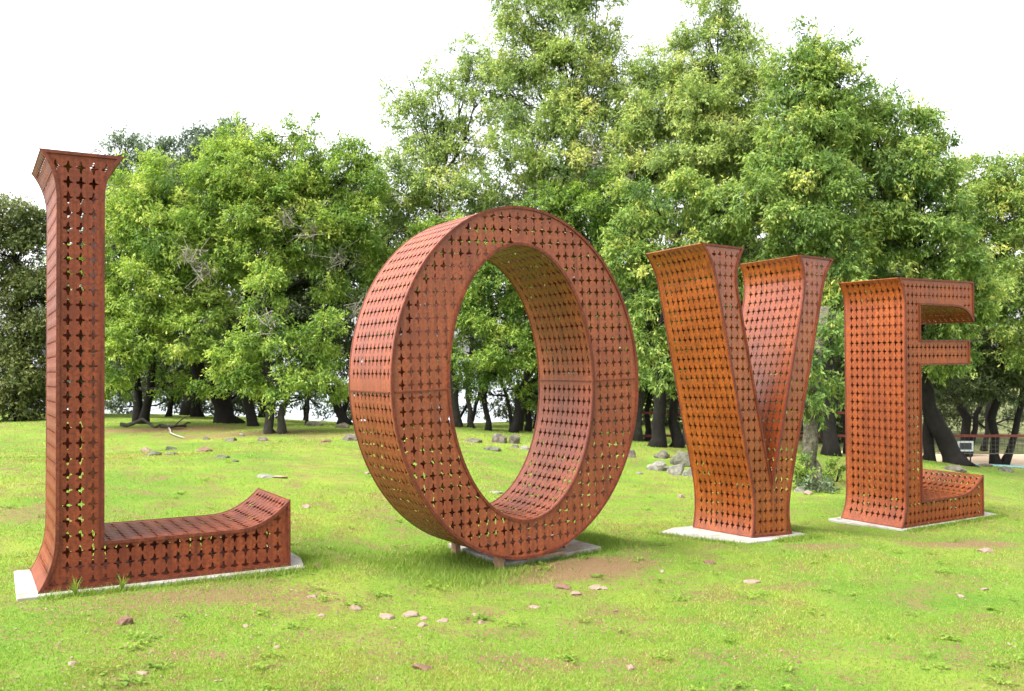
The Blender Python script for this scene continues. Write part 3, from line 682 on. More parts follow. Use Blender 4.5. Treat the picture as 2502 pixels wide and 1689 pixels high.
tree('thin forked sapling left of the boulder beside the oval letter', 'young_tree', [([(697, 957, 22), (698, 900, 22), (684, 875, 22)], .045, .03), ([(697, 957, 22), (700, 905, 22), (712, 860, 22), (730, 820, 22)], .045, .02)],
     [(720, 850, 22, 30, 16, .6), (745, 820, 22, 36, 30, .7), (770, 880, 22.3, 30, 20, .6)], M['leaf_bright'], BK, 9, .08, 2.2)
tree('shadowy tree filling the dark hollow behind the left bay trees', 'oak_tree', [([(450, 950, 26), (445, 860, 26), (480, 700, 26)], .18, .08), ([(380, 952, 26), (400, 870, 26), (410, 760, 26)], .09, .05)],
     [(560, 680, 25, 80, 60), (660, 700, 25, 80, 70), (740, 730, 25, 60, 60), (470, 800, 25, 80, 60), (380, 830, 25, 80, 50), (640, 610, 25, 80, 50), (540, 770, 25, 60, 50), (290, 860, 25.5, 60, 40, .7), (440, 880, 25.5, 60, 30, .7), (720, 630, 25, 60, 60)], M['leaf_shaded'], BK, 10, .10, 3.0)
# --- centre
tree('airy tall tree with sky showing through, above the left rim of the oval letter', 'bay_tree', [([(1040, 966, 24), (1030, 880, 24), (1010, 650, 24), (1000, 400, 24)], .14, .06), ([(1075, 966, 24), (1060, 900, 24), (1080, 700, 24)], .09, .05)],
     [(905, 230, 24, 36, 36, .55), (940, 290, 24, 50, 50, .6), (1000, 170, 24, 36, 50, .5), (1075, 120, 24, 36, 46, .55), (1020, 250, 24, 50, 50, .6), (1090, 220, 24, 50, 50, .7), (960, 360, 24, 60, 45, .7), (1050, 330, 24, 60, 50, .75), (910, 440, 23.6, 60, 50, .9), (1000, 430, 23.6, 70, 50), (900, 530, 23.6, 60, 50), (1080, 430, 23.6, 60, 50), (880, 390, 23.6, 36, 50, .6), (985, 310, 24, 50, 50, .7), (940, 200, 24, 26, 30, .4)], M['leaf_glare'], BG, 11, .085, 2.4, tb=-.02, bare_tw=[(1010, 480, 22.6, 36)], spread=1.15)
tree('tallest tree of all, its crown cut by the top edge above the oval letter', 'bay_tree', [([(1170, 975, 23.5), (1190, 880, 23.5), (1250, 600, 23.5), (1300, 300, 23.5)], .17, .07)],
     [(1200, 30, 23.5, 50, 60, .7), (1270, 60, 23.5, 60, 70, .75), (1350, 60, 23.5, 50, 60, .6), (1380, 120, 23.5, 36, 50, .5), (1200, 130, 23.5, 55, 55, .8), (1290, 160, 23.2, 70, 70), (1360, 210, 23.5, 60, 60, .8), (1220, 250, 23.2, 60, 60), (1310, 290, 23.2, 60, 60, .9), (1380, 310, 23.5, 50, 60, .7), (1180, 340, 23.2, 60, 60), (1270, 380, 23, 70, 50), (1260, -50, 23.5, 80, 70, .7), (1350, -30, 23.5, 60, 60, .6), (1415, 210, 23.2, 45, 55, .6), (1150, 120, 23.8, 45, 60, .5), (1140, 200, 23.6, 50, 60, .6), (1170, 10, 23.5, 36, 60, .5)], M['leaf_glare'], BG, 12, .085, 2.8, tb=.02, bare_tw=[(1350, 340, 22.0, 40), (1240, 440, 22.2, 30)], spread=1.18)
tree('leafy green tree seen through the open middle of the oval letter', 'bay_tree', [([(1108, 976, 22.4), (1098, 900, 22.4), (1110, 800, 22.4), (1110, 600, 22.4)], .085, .05), ([(1165, 978, 22), (1175, 890, 22), (1230, 800, 22)], .11, .05), ([(1165, 978, 22.2), (1150, 900, 22.2), (1120, 830, 22.2)], .06, .04)],
     [(950, 600, 22.6, 60, 60), (1060, 640, 22, 60, 50), (1140, 620, 22, 60, 60), (1040, 720, 22, 60, 50), (1120, 710, 21.8, 60, 50), (1190, 700, 22, 50, 60), (1060, 800, 21.8, 55, 40), (1150, 790, 21.6, 60, 45), (1210, 790, 22, 40, 50), (1100, 560, 22, 70, 50), (1000, 540, 22.4, 60, 50), (1200, 590, 22, 60, 60), (1120, 850, 21.8, 50, 25, .7), (1190, 870, 22, 30, 25, .6), (1070, 880, 22.4, 30, 24, .5), (1215, 900, 22.6, 26, 30, .6), (1250, 640, 22, 50, 60)], M['leaf_bright'], BK, 13, .085, 2.9, tb=.0)
tree('dark trunk and green crown behind the right side of the oval letter', 'bay_tree', [([(1197, 975, 23), (1205, 880, 23), (1260, 780, 23), (1330, 560, 22.5)], .1, .05), ([(1290, 985, 23), (1300, 880, 23), (1370, 650, 23)], .1, .05)],
     [(1300, 470, 22.5, 60, 50), (1370, 450, 22, 60, 60), (1230, 470, 22.5, 60, 40), (1320, 560, 22.4, 70, 60), (1400, 560, 22, 60, 60), (1300, 700, 22.6, 70, 70), (1300, 830, 22.8, 60, 60, .9), (1400, 700, 22.4, 60, 70), (1410, 830, 22.6, 50, 60)], M['leaf_bright'], BK, 14, .085, 2.9, tb=-.1)
# --- right
tree('broad tree between the tallest crown and the twin tops, above the letter V', 'bay_tree', [([(1450, 1000, 23), (1455, 880, 23), (1460, 600, 23), (1470, 350, 23)], .12, .06)],
     [(1450, 190, 23, 36, 50, .7), (1490, 170, 23, 40, 50, .7), (1470, 270, 22.6, 60, 60), (1530, 250, 22.6, 55, 70), (1430, 350, 22.4, 55, 60, .8), (1490, 390, 22, 70, 60), (1560, 360, 22, 60, 60), (1440, 450, 22, 50, 40), (1535, 160, 22.6, 40, 50, .6), (1430, 260, 22.8, 45, 50, .7)], M['leaf_glare'], BG, 15, .085, 2.9, tb=.05, bare_tw=[(1420, 420, 21.6, 40)], spread=1.15)
tree('tall tree with two pointed tops cut by the top edge, above the letter V', 'bay_tree', [([(1560, 1000, 22.5), (1580, 880, 22.5), (1600, 600, 22.5), (1630, 250, 22.5)], .15, .06)],
     [(1575, 60, 22.5, 26, 45, .45), (1610, 110, 22.5, 40, 50, .6), (1660, 50, 22.5, 40, 50, .6), (1680, 110, 22.5, 40, 60, .6), (1620, 190, 22.2, 60, 55), (1690, 200, 22.2, 50, 60, .8), (1580, 260, 22, 60, 60), (1650, 290, 22, 70, 60), (1600, 350, 21.8, 70, 60), (1700, 340, 22, 60, 60, .8), (1745, 190, 22.3, 45, 55, .6), (1560, 150, 22.4, 40, 60, .6), (1640, -10, 22.5, 50, 40, .5), (1740, 280, 22, 45, 50, .8)], M['leaf_glare'], BG, 16, .085, 2.9, tb=.05, spread=1.22)
tree('drooping leafy tree filling the space between the oval letter and the V', 'bay_tree', [([(1492, 1012, 20.6), (1498, 930, 20.6), (1500, 760, 20.6), (1540, 520, 20.4)], .2, .08), ([(1535, 1008, 20.8), (1528, 930, 20.8), (1540, 820, 20.8)], .16, .08)],
     [(1430, 520, 19.6, 55, 50), (1490, 470, 19.6, 60, 55), (1560, 450, 19.6, 60, 55), (1640, 470, 19.6, 70, 60), (1410, 600, 19.6, 45, 45), (1470, 600, 19.4, 50, 50), (1480, 690, 19.4, 45, 50), (1470, 780, 19.4, 40, 45), (1500, 850, 19.4, 36, 45, .8), (1560, 560, 19.8, 60, 60), (1620, 640, 20.2, 60, 60), (1560, 760, 20.2, 50, 60), (1700, 560, 20, 60, 60), (1680, 760, 20.4, 50, 60)], M['leaf_yellow'], BK, 17, .095, 2.9, .55, tb=.08)
tree('large full tree with a ragged peak between the letters V and E', 'bay_tree', [([(1888, 1030, 20), (1886, 930, 20), (1870, 760, 20), (1850, 500, 20)], .19, .08), ([(1880, 1028, 20.2), (1862, 960, 20.2), (1850, 880, 20.2)], .08, .06)],
     [(1825, 75, 20, 22, 26, .3), (1835, 120, 20, 30, 30, .5), (1880, 120, 20, 36, 40, .7), (1820, 190, 19.8, 60, 50), (1890, 200, 19.8, 50, 60), (1780, 270, 19.8, 50, 50), (1850, 290, 19.6, 70, 60), (1920, 300, 19.8, 45, 60), (1760, 360, 19.4, 60, 60), (1840, 400, 19.2, 70, 60), (1730, 450, 19.2, 60, 55), (1810, 490, 19, 70, 55), (1900, 450, 19.2, 60, 60), (1880, 560, 19, 60, 50), (1780, 570, 19.4, 60, 40), (1840, 650, 19.4, 60, 60), (1910, 640, 19, 40, 50), (1790, 170, 20, 40, 50, .6), (1940, 230, 20, 34, 50, .7), (1855, 160, 19.8, 45, 50, .7)], M['leaf_yellow'], BK, 18, .095, 3.0, .5, tb=.05, spread=1.15)
tree('mossy grey trunk flaring at its foot just right of the letter V', 'bay_tree', [([(1842, 1112, 15.3), (1835, 1040, 15.4), (1838, 960, 15.5), (1850, 860, 15.8), (1870, 700, 16.2)], .155, .10), ([(1880, 1118, 15.1), (1858, 1090, 15.3), (1846, 1050, 15.4)], .07, .08)],
     [(1880, 760, 16, 40, 45, .8), (1850, 860, 15.8, 36, 30, .6), (1885, 890, 16, 30, 30, .7), (1900, 720, 16.3, 36, 40, .8), (1835, 800, 15.2, 30, 40, .9), (1842, 880, 15.1, 26, 30, .8), (1825, 920, 15.1, 22, 18, .6), (1860, 930, 15.3, 22, 20, .7), (1700, 800, 17, 40, 40, .8), (1640, 860, 17, 40, 40, .7)], M['leaf_yellow'], BL, 19, .095, 2.6, .55, tb=-.05)
tree('big rounded tree behind the letter E with a thick leaning trunk and exposed roots', 'bay_tree', [([(2175, 1052, 21.4), (2150, 1010, 21.5), (2118, 950, 21.6), (2095, 860, 21.6), (2080, 600, 21)], .27, .12), ([(2230, 1056, 21.2), (2190, 1048, 21.4), (2160, 1020, 21.5)], .08, .14), ([(2108, 1052, 21.8), (2106, 990, 21.8), (2100, 900, 21.8)], .15, .12)],
     [(1990, 230, 20.6, 45, 45), (2040, 280, 20.4, 60, 50), (2100, 300, 20.4, 50, 45, .9), (1980, 330, 20.2, 60, 60), (2060, 370, 20, 70, 60), (2130, 380, 20.2, 45, 60), (2000, 450, 20, 70, 60), (2090, 470, 19.8, 70, 60), (2150, 480, 20, 40, 60), (2030, 550, 19.8, 60, 50), (2120, 570, 19.8, 60, 60), (1960, 540, 20, 50, 50), (2180, 600, 20.2, 50, 50), (2170, 700, 20.6, 60, 50), (2220, 660, 20.6, 50, 60), (2140, 790, 21, 60, 50), (2050, 640, 20.6, 60, 60)], M['leaf_yellow'], BK, 20, .095, 3.0, .5, tb=.02, spread=1.12)
tree('yellow-green tree cut off by the right edge behind the letter E', 'bay_tree', [([(2262, 1010, 26), (2250, 950, 26), (2275, 850, 26), (2280, 600, 26)], .14, .08), ([(2275, 1012, 26), (2310, 950, 26), (2330, 850, 26)], .11, .08)],
     [(2195, 420, 25, 40, 50, .8), (2190, 500, 25, 50, 50), (2240, 400, 25, 45, 45, .9), (2290, 400, 25, 50, 55), (2230, 480, 25, 50, 50), (2300, 500, 25, 60, 60), (2260, 580, 25, 60, 60), (2330, 600, 25, 60, 80), (2350, 440, 25, 60, 80), (2280, 680, 24.5, 60, 60), (2350, 740, 24.5, 60, 80)], M['leaf_yellow'], BK, 21, .10, 2.9, tb=.15, spread=1.12)
tree('dark shaded tree with twisted stems at the right edge beyond the red rail', 'oak_tree', [([(2190, 1005, 28), (2195, 950, 28), (2160, 890, 28), (2140, 820, 27)], .17, .1), ([(2196, 1005, 28), (2215, 940, 28), (2235, 900, 28)], .1, .07), ([(2230, 1008, 29), (2240, 960, 29), (2248, 900, 29)], .09, .06)],
     [(2200, 800, 26, 60, 50), (2270, 800, 26, 60, 50), (2230, 870, 26, 60, 30), (2150, 880, 26, 45, 30, .9), (2290, 860, 26, 50, 40), (2120, 830, 26, 50, 50), (2330, 820, 26, 60, 60), (2200, 720, 26.5, 60, 50)], M['leaf_shaded'], BK, 22, .10, 3.0, tb=.25)
# --- fillers further back
tree('distant shrubby tree glimpsed between the trunks at the left', 'oak_tree', [([(690, 950, 33), (700, 900, 33), (700, 870, 33)], .1, .06)],
     [(690, 890, 33, 34, 26, .8), (570, 900, 33, 40, 34, .8), (500, 880, 33, 50, 40, .9), (280, 905, 33, 60, 30, .45), (200, 880, 33, 60, 40, .8), (730, 930, 33, 30, 14, .6), (400, 890, 33, 50, 40, .8)], M['leaf_grey'], BK, 23, .12, 2.4, tb=-.15)
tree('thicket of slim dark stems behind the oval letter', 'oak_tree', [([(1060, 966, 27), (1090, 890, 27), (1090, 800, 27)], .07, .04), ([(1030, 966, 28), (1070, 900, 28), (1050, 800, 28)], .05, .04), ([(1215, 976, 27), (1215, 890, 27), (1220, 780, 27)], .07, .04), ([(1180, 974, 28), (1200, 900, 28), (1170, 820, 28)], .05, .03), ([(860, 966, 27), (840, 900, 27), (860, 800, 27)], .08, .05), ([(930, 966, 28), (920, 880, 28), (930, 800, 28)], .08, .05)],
     [(1060, 850, 27, 60, 30, .7), (1170, 850, 27, 60, 40, .8), (900, 760, 27, 60, 60), (960, 820, 27, 70, 60, .8), (1230, 900, 27, 40, 50, .8), (1180, 930, 28, 36, 24, .5), (860, 870, 27, 50, 40, .8), (1290, 900, 28, 60, 50, .8), (900, 660, 27, 60, 50), (1070, 930, 29, 30, 14, .35)], M['leaf_shaded'], BK, 24, .10, 2.6, tb=.1)
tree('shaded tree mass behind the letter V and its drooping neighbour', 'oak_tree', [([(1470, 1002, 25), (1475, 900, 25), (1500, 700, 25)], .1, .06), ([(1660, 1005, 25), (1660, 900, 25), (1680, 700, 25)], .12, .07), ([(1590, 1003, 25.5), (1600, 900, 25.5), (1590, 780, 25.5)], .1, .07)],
     [(1440, 750, 25, 60, 70), (1560, 740, 25, 70, 80), (1660, 700, 25, 80, 80), (1450, 860, 25, 50, 40, .8), (1600, 850, 25, 70, 50), (1740, 760, 24, 70, 80), (1740, 640, 24, 70, 70), (1520, 640, 24.5, 80, 70), (1820, 780, 24, 60, 70), (1640, 590, 24.5, 80, 70), (1440, 920, 26, 40, 24, .6)], M['leaf_shaded'], BK, 25, .11, 2.8, tb=.0)
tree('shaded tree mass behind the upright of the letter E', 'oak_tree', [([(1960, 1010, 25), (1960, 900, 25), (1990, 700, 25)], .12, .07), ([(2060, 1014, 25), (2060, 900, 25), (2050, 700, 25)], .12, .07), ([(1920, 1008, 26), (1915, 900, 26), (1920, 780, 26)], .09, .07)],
     [(1930, 720, 24.5, 70, 70), (1990, 800, 24.5, 80, 70), (2060, 740, 24.5, 70, 70), (1920, 850, 24.5, 50, 50), (2040, 860, 24.5, 60, 40), (2110, 690, 24, 60, 60), (1970, 640, 24, 80, 60), (2110, 860, 25, 45, 45, .9), (2080, 800, 24.5, 50, 50)], M['leaf_shaded'], BK, 26, .11, 2.8, tb=.12)
tree('shaded oak filling the gaps low behind the left group of bay trees', 'oak_tree', [([(600, 955, 30), (600, 850, 30), (560, 600, 30)], .2, .1)],
     [(300, 560, 30, 100, 90), (420, 560, 30, 100, 90), (540, 500, 30, 100, 90), (660, 460, 30, 90, 80), (640, 600, 30, 100, 90), (520, 680, 30, 100, 80), (380, 700, 30, 100, 80), (280, 740, 30, 90, 90), (760, 560, 30, 90, 90), (300, 840, 30, 80, 50), (420, 850, 30, 80, 50), (540, 850, 30, 80, 50), (640, 870, 30, 60, 40, .8), (480, 920, 30, 60, 30, .8), (270, 925, 30, 50, 26, .5), (590, 925, 30, 50, 26, .7)], M['leaf_shaded'], BK, 27, .15, 2.2)
tree('shaded oak closing the wood behind the left rim of the oval letter', 'oak_tree', [([(850, 958, 30), (850, 850, 30), (850, 600, 30)], .2, .1)],
     [(780, 720, 30, 90, 80), (840, 620, 30, 90, 90), (820, 480, 30, 80, 70), (920, 580, 30, 90, 80), (900, 700, 30, 90, 80), (960, 500, 30, 80, 60), (990, 640, 30, 80, 80), (860, 800, 30, 80, 50, .8), (830, 900, 30, 60, 50, .8), (770, 850, 30, 60, 50, .8), (930, 900, 30, 70, 50), (1000, 860, 30, 60, 50, .9)], M['leaf_shaded'], BK, 28, .15, 2.2, tb=.15)
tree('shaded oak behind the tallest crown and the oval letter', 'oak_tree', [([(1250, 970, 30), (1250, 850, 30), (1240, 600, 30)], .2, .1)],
     [(1060, 560, 30, 90, 80), (1150, 480, 30, 90, 70), (1250, 460, 30, 90, 80), (1350, 420, 30, 90, 80), (1240, 580, 30, 100, 80), (1350, 560, 30, 90, 80), (1100, 700, 30, 100, 80), (1240, 720, 30, 100, 80), (1360, 720, 30, 90, 90), (1380, 860, 30, 70, 60), (1160, 800, 30, 80, 50, .8), (1130, 890, 30, 50, 40, .5), (1220, 930, 30, 60, 40, .9), (1300, 920, 30, 70, 50), (1390, 940, 30, 60, 40)], M['leaf_shaded'], BK, 29, .15, 2.2, tb=.2)
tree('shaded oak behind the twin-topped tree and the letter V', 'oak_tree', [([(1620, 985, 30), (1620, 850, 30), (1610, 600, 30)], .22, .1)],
     [(1450, 420, 30, 90, 90), (1540, 360, 30, 80, 80), (1640, 380, 30, 90, 90), (1730, 420, 30, 90, 80), (1500, 560, 30, 90, 90), (1620, 540, 30, 90, 90), (1480, 700, 30, 90, 90), (1740, 560, 30, 90, 90), (1560, 860, 30, 90, 60), (1460, 840, 30, 80, 60), (1700, 880, 30, 80, 50), (1480, 930, 30, 80, 60), (1600, 940, 30, 80, 50), (1720, 950, 30, 80, 50)], M['leaf_shaded'], BK, 30, .15, 2.2, tb=.2)
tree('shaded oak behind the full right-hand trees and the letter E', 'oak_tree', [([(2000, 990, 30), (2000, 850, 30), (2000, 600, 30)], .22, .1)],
     [(1840, 400, 30, 90, 90), (1900, 320, 30, 70, 70), (1960, 440, 30, 90, 90), (2060, 440, 30, 80, 80), (1860, 560, 30, 90, 90), (1980, 600, 30, 90, 90), (2100, 600, 30, 90, 90), (1860, 720, 30, 90, 90), (2000, 760, 30, 90, 80), (1900, 870, 30, 70, 60), (2200, 640, 30, 90, 80), (2200, 760, 30, 80, 60), (1860, 940, 30, 70, 60), (1960, 960, 30, 80, 50), (2060, 950, 30, 70, 60), (2140, 900, 30, 60, 40), (2230, 890, 32, 70, 30, .7), (2280, 925, 34, 50, 26, .5), (2150, 945, 34, 40, 26, .6), (2215, 940, 34, 34, 20, .5), (2320, 950, 34, 40, 26, .6)], M['leaf_shaded'], BK, 31, .15, 2.2, tb=.2)
print('leaves', NLEAF)

# ------------------------------------------------------------------ stones
def stone(name, px, py, wpx, hpx, mat, label, cat='stone', group=None, seed=0, buried=.45, sub=2, flat=1.):
    x, y = gpt(px, py + hpx * .35); k = y / F; g = np.random.default_rng(seed + 500)
    bm = bmesh.new(); bmesh.ops.create_icosphere(bm, subdivisions=sub, radius=1.)
    cuts = [(Vector(g.normal(size=3)).normalized(), g.uniform(.45, .85)) for _ in range(7)]
    off = Vector(g.uniform(-9, 9, 3))
    for v in bm.verts:
        for nrm, d in cuts:
            e = v.co.dot(nrm) - d
            if e > 0: v.co -= nrm * e * .85
        v.co *= 1 + .28 * noise.noise(v.co * 1.6 + off) + .10 * noise.noise(v.co * 5 + off)
        v.co.x *= wpx * k * .62; v.co.y *= wpx * k * .62 * g.uniform(.75, .95) if False else wpx * k * .5; v.co.z *= hpx * k * .85 * flat
        v.co.z += hpx * k * (.5 - buried)
    me = bpy.data.meshes.new(name); bm.to_mesh(me); bm.free()
    o = add(name, me, mat); o.location = (x, y, gz(x, y)); o.rotation_euler = (0, 0, float(g.uniform(-.4, .4)))
    return tag(o, label, cat, group)
SP, SB, SL, SD, SM = M['stone_pink'], M['stone_brown'], M['stone_pale'], M['stone_dark'], M['stone_moss']
ST = [  # px, py, w, h, material, label
 (285, 1409, 28, 20, SB, 'angular brown stone standing alone in front of the letter L'),
 (805, 1379, 24, 10, SP, 'small pink stone on the lawn left of the stone cluster in the foreground'),
 (876, 1399, 32, 12, SP, 'flat pink stone at the left end of the foreground stone cluster'),
 (930, 1394, 34, 14, SP, 'largest pink stone of the foreground cluster, chunky and raised'),
 (962, 1403, 18, 8, SP, 'little stone touching the right side of the largest pink stone in the cluster'),
 (957, 1417, 20, 9, SP, 'small stone nearest the viewer in the foreground cluster'),
 (1005, 1408, 26, 8, SP, 'flat pale stone right of the foreground cluster centre'),
 (1078, 1395, 16, 6, SP, 'tiny pale stone at the far right of the foreground cluster'),
 (1092, 1412, 14, 9, SP, 'small upright pinkish stone at the right end of the foreground cluster'),
 (957, 1513, 40, 14, SB, 'dark-sided flat stone near the bottom edge of the photo'),
 (1275, 1331, 34, 12, SB, 'flat dusty brown stone at the edge of the bare earth below the oval letter'),
 (1355, 1333, 36, 8, SP, 'long low pink stone right below the bare earth patch'),
 (1306, 1347, 28, 8, SP, 'flat cream stone between the brown stone and the long pink stone'),
 (1210, 1377, 24, 7, SP, 'thin flat stone in the grass below the oval letter'),
 (1706, 1320, 38, 7, SP, 'long cream stone set in a bare strip below the letter V'),
 (1608, 1276, 26, 9, SB, 'half-buried stone left of the pad tip of the letter V'),
 (1434, 1515, 22, 11, SP, 'small orange-pink stone near the bottom centre of the lawn'),
 (1397, 1387, 11, 9, SB, 'small round brown stone in the middle foreground grass'),
 (1814, 1504, 11, 8, SB, 'small brown stone near the bottom right of the lawn'),
 (1502, 1297, 12, 7, SP, 'tiny orange stone right of the bare earth patch'),
 (2240, 1250, 34, 11, SP, 'flat pale stone on the grass below the letter E foot'),
 (2232, 1337, 20, 8, SP, 'small pale stone near the right edge of the lawn'),
 (2182, 1353, 20, 7, SP, 'thin stone left of the small pale one near the right edge'),
 (1545, 1127, 14, 9, SP, 'small pink stone on the grass left of the letter V middle'),
 (1703, 1150, 12, 6, SP, 'little stone hidden low beside the letter V'),
 (695, 1149, 22, 9, SP, 'reddish stone just right of the upturned foot of the letter L'),
 (720, 1284, 28, 10, SB, 'dull brown stone beside the right tip of the letter L pad'),
 (730, 1397, 17, 6, SP, 'small stone between the letter L pad and the foreground cluster'),
 (708, 1356, 20, 6, SP, 'thin pale stone below the right end of the letter L'),
 (558, 1420, 14, 6, SP, 'small stone in the grass below the middle of the letter L'),
 (165, 1507, 24, 8, SP, 'pinkish stone near the bottom left corner'),
 (323, 1526, 28, 7, SP, 'flat stone at the bottom edge left of centre'),
 (626, 1469, 18, 6, SP, 'flat little stone in the lower left lawn'),
 (333, 1021, 22, 15, SP, 'tan upright stone of the far pair right of the letter L'),
 (346, 1030, 36, 11, SM, 'lichened flat stone in front of the tan upright stone'),
 (389, 1017, 22, 11, SM, 'rounded grey stone far back, right of the tan upright stone'),
 (390, 1030, 28, 8, SM, 'low grey stone in front of the rounded grey stone'),
 (470, 1021, 40, 11, SB, 'broad brown rounded stone far back on the left lawn'),
 (505, 1036, 28, 9, SM, 'mottled flat stone in front of the broad brown one'),
 (535, 1046, 17, 6, SM, 'smallest stone of the far left group, closest to the letter L foot'),
 (470, 995, 16, 8, SM, 'white-topped stone in the shade left of the double trunk'),
 (524, 998, 28, 9, SM, 'grey stone left of the double trunk foot'),
 (549, 987, 13, 8, SL, 'pale little stone left of the double trunk'),
 (594, 997, 28, 9, SD, 'dark stone directly in front of the double trunk'),
 (740, 1001, 26, 8, SB, 'brown stone between the double trunk and the oval letter'),
 (793, 994, 42, 15, SD, 'dark jagged rock beside the left rim of the oval letter'),
 (600, 1080, 40, 7, SL, 'flat pale slab, left half of the low outcrop on the left lawn'),
 (635, 1082, 36, 6, SP, 'flat pinkish slab, right half of the low outcrop on the left lawn'),
 (716, 961, 32, 16, SD, 'black rounded boulder under the trees left of the oval letter'),
 (775, 966, 32, 12, SD, 'dark low boulder under the trees beside the oval letter'),
 (832, 1074, 12, 5, SP, 'tiny orange stone beside the left rim of the oval letter'),
 (1136, 996, 34, 22, SD, 'dark blocky rock seen through the oval letter at the lawn edge'),
 (1166, 999, 26, 20, SD, 'dark rock right of the blocky one seen through the oval letter'),
 (1117, 1017, 38, 13, SM, 'rugged grey rock in front of the dark rocks seen through the oval letter'),
 (1074, 1000, 34, 9, SD, 'low dark rock seen at the left inside the oval letter'),
 (1190, 1016, 24, 11, SL, 'pale rock seen at the inner right rim of the oval letter'),
 (1167, 1013, 20, 8, SM, 'small grey stone between the rugged rock and the pale rock'),
 (1123, 1117, 32, 4, SL, 'thin flat white stone seen low inside the oval letter'),
 (1431, 1030, 24, 20, SD, 'dark boulder just right of the oval letter rim'),
 (1495, 1058, 50, 24, SL, 'pale sloping rock left of the letter V'),
 (1535, 1064, 42, 36, SL, 'tallest pale lichened rock left of the letter V'),
 (1552, 1042, 50, 40, SM, 'dark mossy boulder behind the pale rocks left of the letter V'),
 (1563, 1074, 24, 20, SL, 'pale rock half hidden behind the letter V edge'),
 (1500, 1032, 40, 18, SD, 'dark rock at the foot of the tree left of the letter V'),
 (1500, 1036, 22, 13, SM, 'mossy stone on the left shoulder of the pale sloping rock'),
 (1452, 1074, 15, 6, SL, 'small white stone left of the pale sloping rock'),
 (1815, 1111, 26, 18, SL, 'white lumpy rock at the foot of the mossy trunk'),
 (1834, 1119, 18, 9, SP, 'pinkish stone right of the white lumpy rock'),
 (1872, 1082, 30, 12, SB, 'reddish stone behind the flaring foot of the mossy trunk'),
 (2160, 1062, 54, 13, SD, 'brown rooty rock behind the foot of the letter E'),
 (2283, 1066, 34, 13, SM, 'grey rock at the right edge beside the court'),
 (2235, 1056, 30, 8, SD, 'dark low rock beyond the roots at the right'),
 (1905, 1181, 16, 7, SL, 'white stone at the left tip of the letter E pad'),
]
for i, (px, py, w, h, m_, lab) in enumerate(ST):
    big = w * h > 500
    stone('boulder' if big else 'stone', px, py, w, h, m_, lab, 'rock' if big else 'stone', 'rocks and stones lying on the lawn', i, sub=3 if big else 2)
# fallen branches at the left wood edge
def branch(pts, r, label, mat=None, side=()):
    P = [Vector((*gpt(px, py), 0)) for px, py in pts]
    for p in P: p.z = gz(p.x, p.y) + r * 1.5
    mid = P[0].copy(); mb = MB(); g = np.random.default_rng(int(pts[0][0]))
    Q = []
    for a, b_ in zip(P[:-1], P[1:]):
        for t in (0, .33, .66): Q.append(a.lerp(b_, t) - mid + Vector(g.normal(0, r * .7, 3)))
    Q.append(P[-1] - mid); mb.tube(Q, [r * (1 - .6 * i / len(Q)) for i in range(len(Q))], 7, .3)
    for (i, dx, dz) in side: mb.tube([Q[i], Q[i] + Vector((dx * .5, .05, dz * .6)), Q[i] + Vector((dx, .1, dz))], [r * .5, r * .35, r * .15], 5)
    o = add('fallen_branch', mb.mesh('fallen_branch', True), mat or M['bark_grey']); o.location = mid
    return tag(o, label, 'branch', 'fallen branches under the trees')
branch([(275, 972), (320, 971), (365, 972)], .05, 'thick fallen log under the trees right of the letter L', M['bark_grey'], ((2, .2, .12),))
branch([(360, 970), (395, 976), (423, 968), (432, 965)], .035, 'curved fallen branch touching the right end of the log', M['bark_grey'], ((3, .3, .25),))
branch([(380, 968), (388, 986), (418, 998)], .022, 'thin pale twig lying in front of the fallen log', M['twig'])

# small plants by the mossy trunk
def bush(px, py, Y, blobs, label, seed, mat=None, kind='shrub'):
    p = at(px, py, Y); base = Vector((p.x, Y, gz(p.x, Y))); root = empty(kind, base, label, 'shrub', 'low bushes near the trunks')
    mb = MB(); C = []; R = []
    for (bx, by, rx, rz) in blobs:
        c = at(bx, by, Y) - base; C.append(tuple(c)); k = Y / F; R.append((rx * k, rx * k, rz * k))
        for _ in range(3): mb.tube(wob((0, 0, -.03), Vector(c) + Vector(GL.normal(0, .06, 3)), 4, .15, GL), [.010, .009, .008, .006, .004], 4, 0, False)
    add('stems', mb.mesh('stems'), M['bark'], root); leaves('foliage', np.array(C), np.array(R), mat or M['leaf_bright'], root, .07, 2.4, .1, .0, seed)
bush(1820, 1098, 15.2, [(1808, 1062, 16, 24), (1828, 1075, 18, 20), (1812, 1088, 14, 12)], 'leafy green bush growing against the mossy trunk beside the letter V', 71)
bush(1895, 1090, 16, [(1880, 1072, 14, 12), (1900, 1064, 12, 14)], 'small weedy bush between the mossy trunk and the letter E', 72)
bush(1860, 1118, 14.9, [(1850, 1100, 20, 14), (1880, 1110, 18, 10)], 'low weeds around the flaring foot of the mossy trunk', 73, M['leaf_grey'])

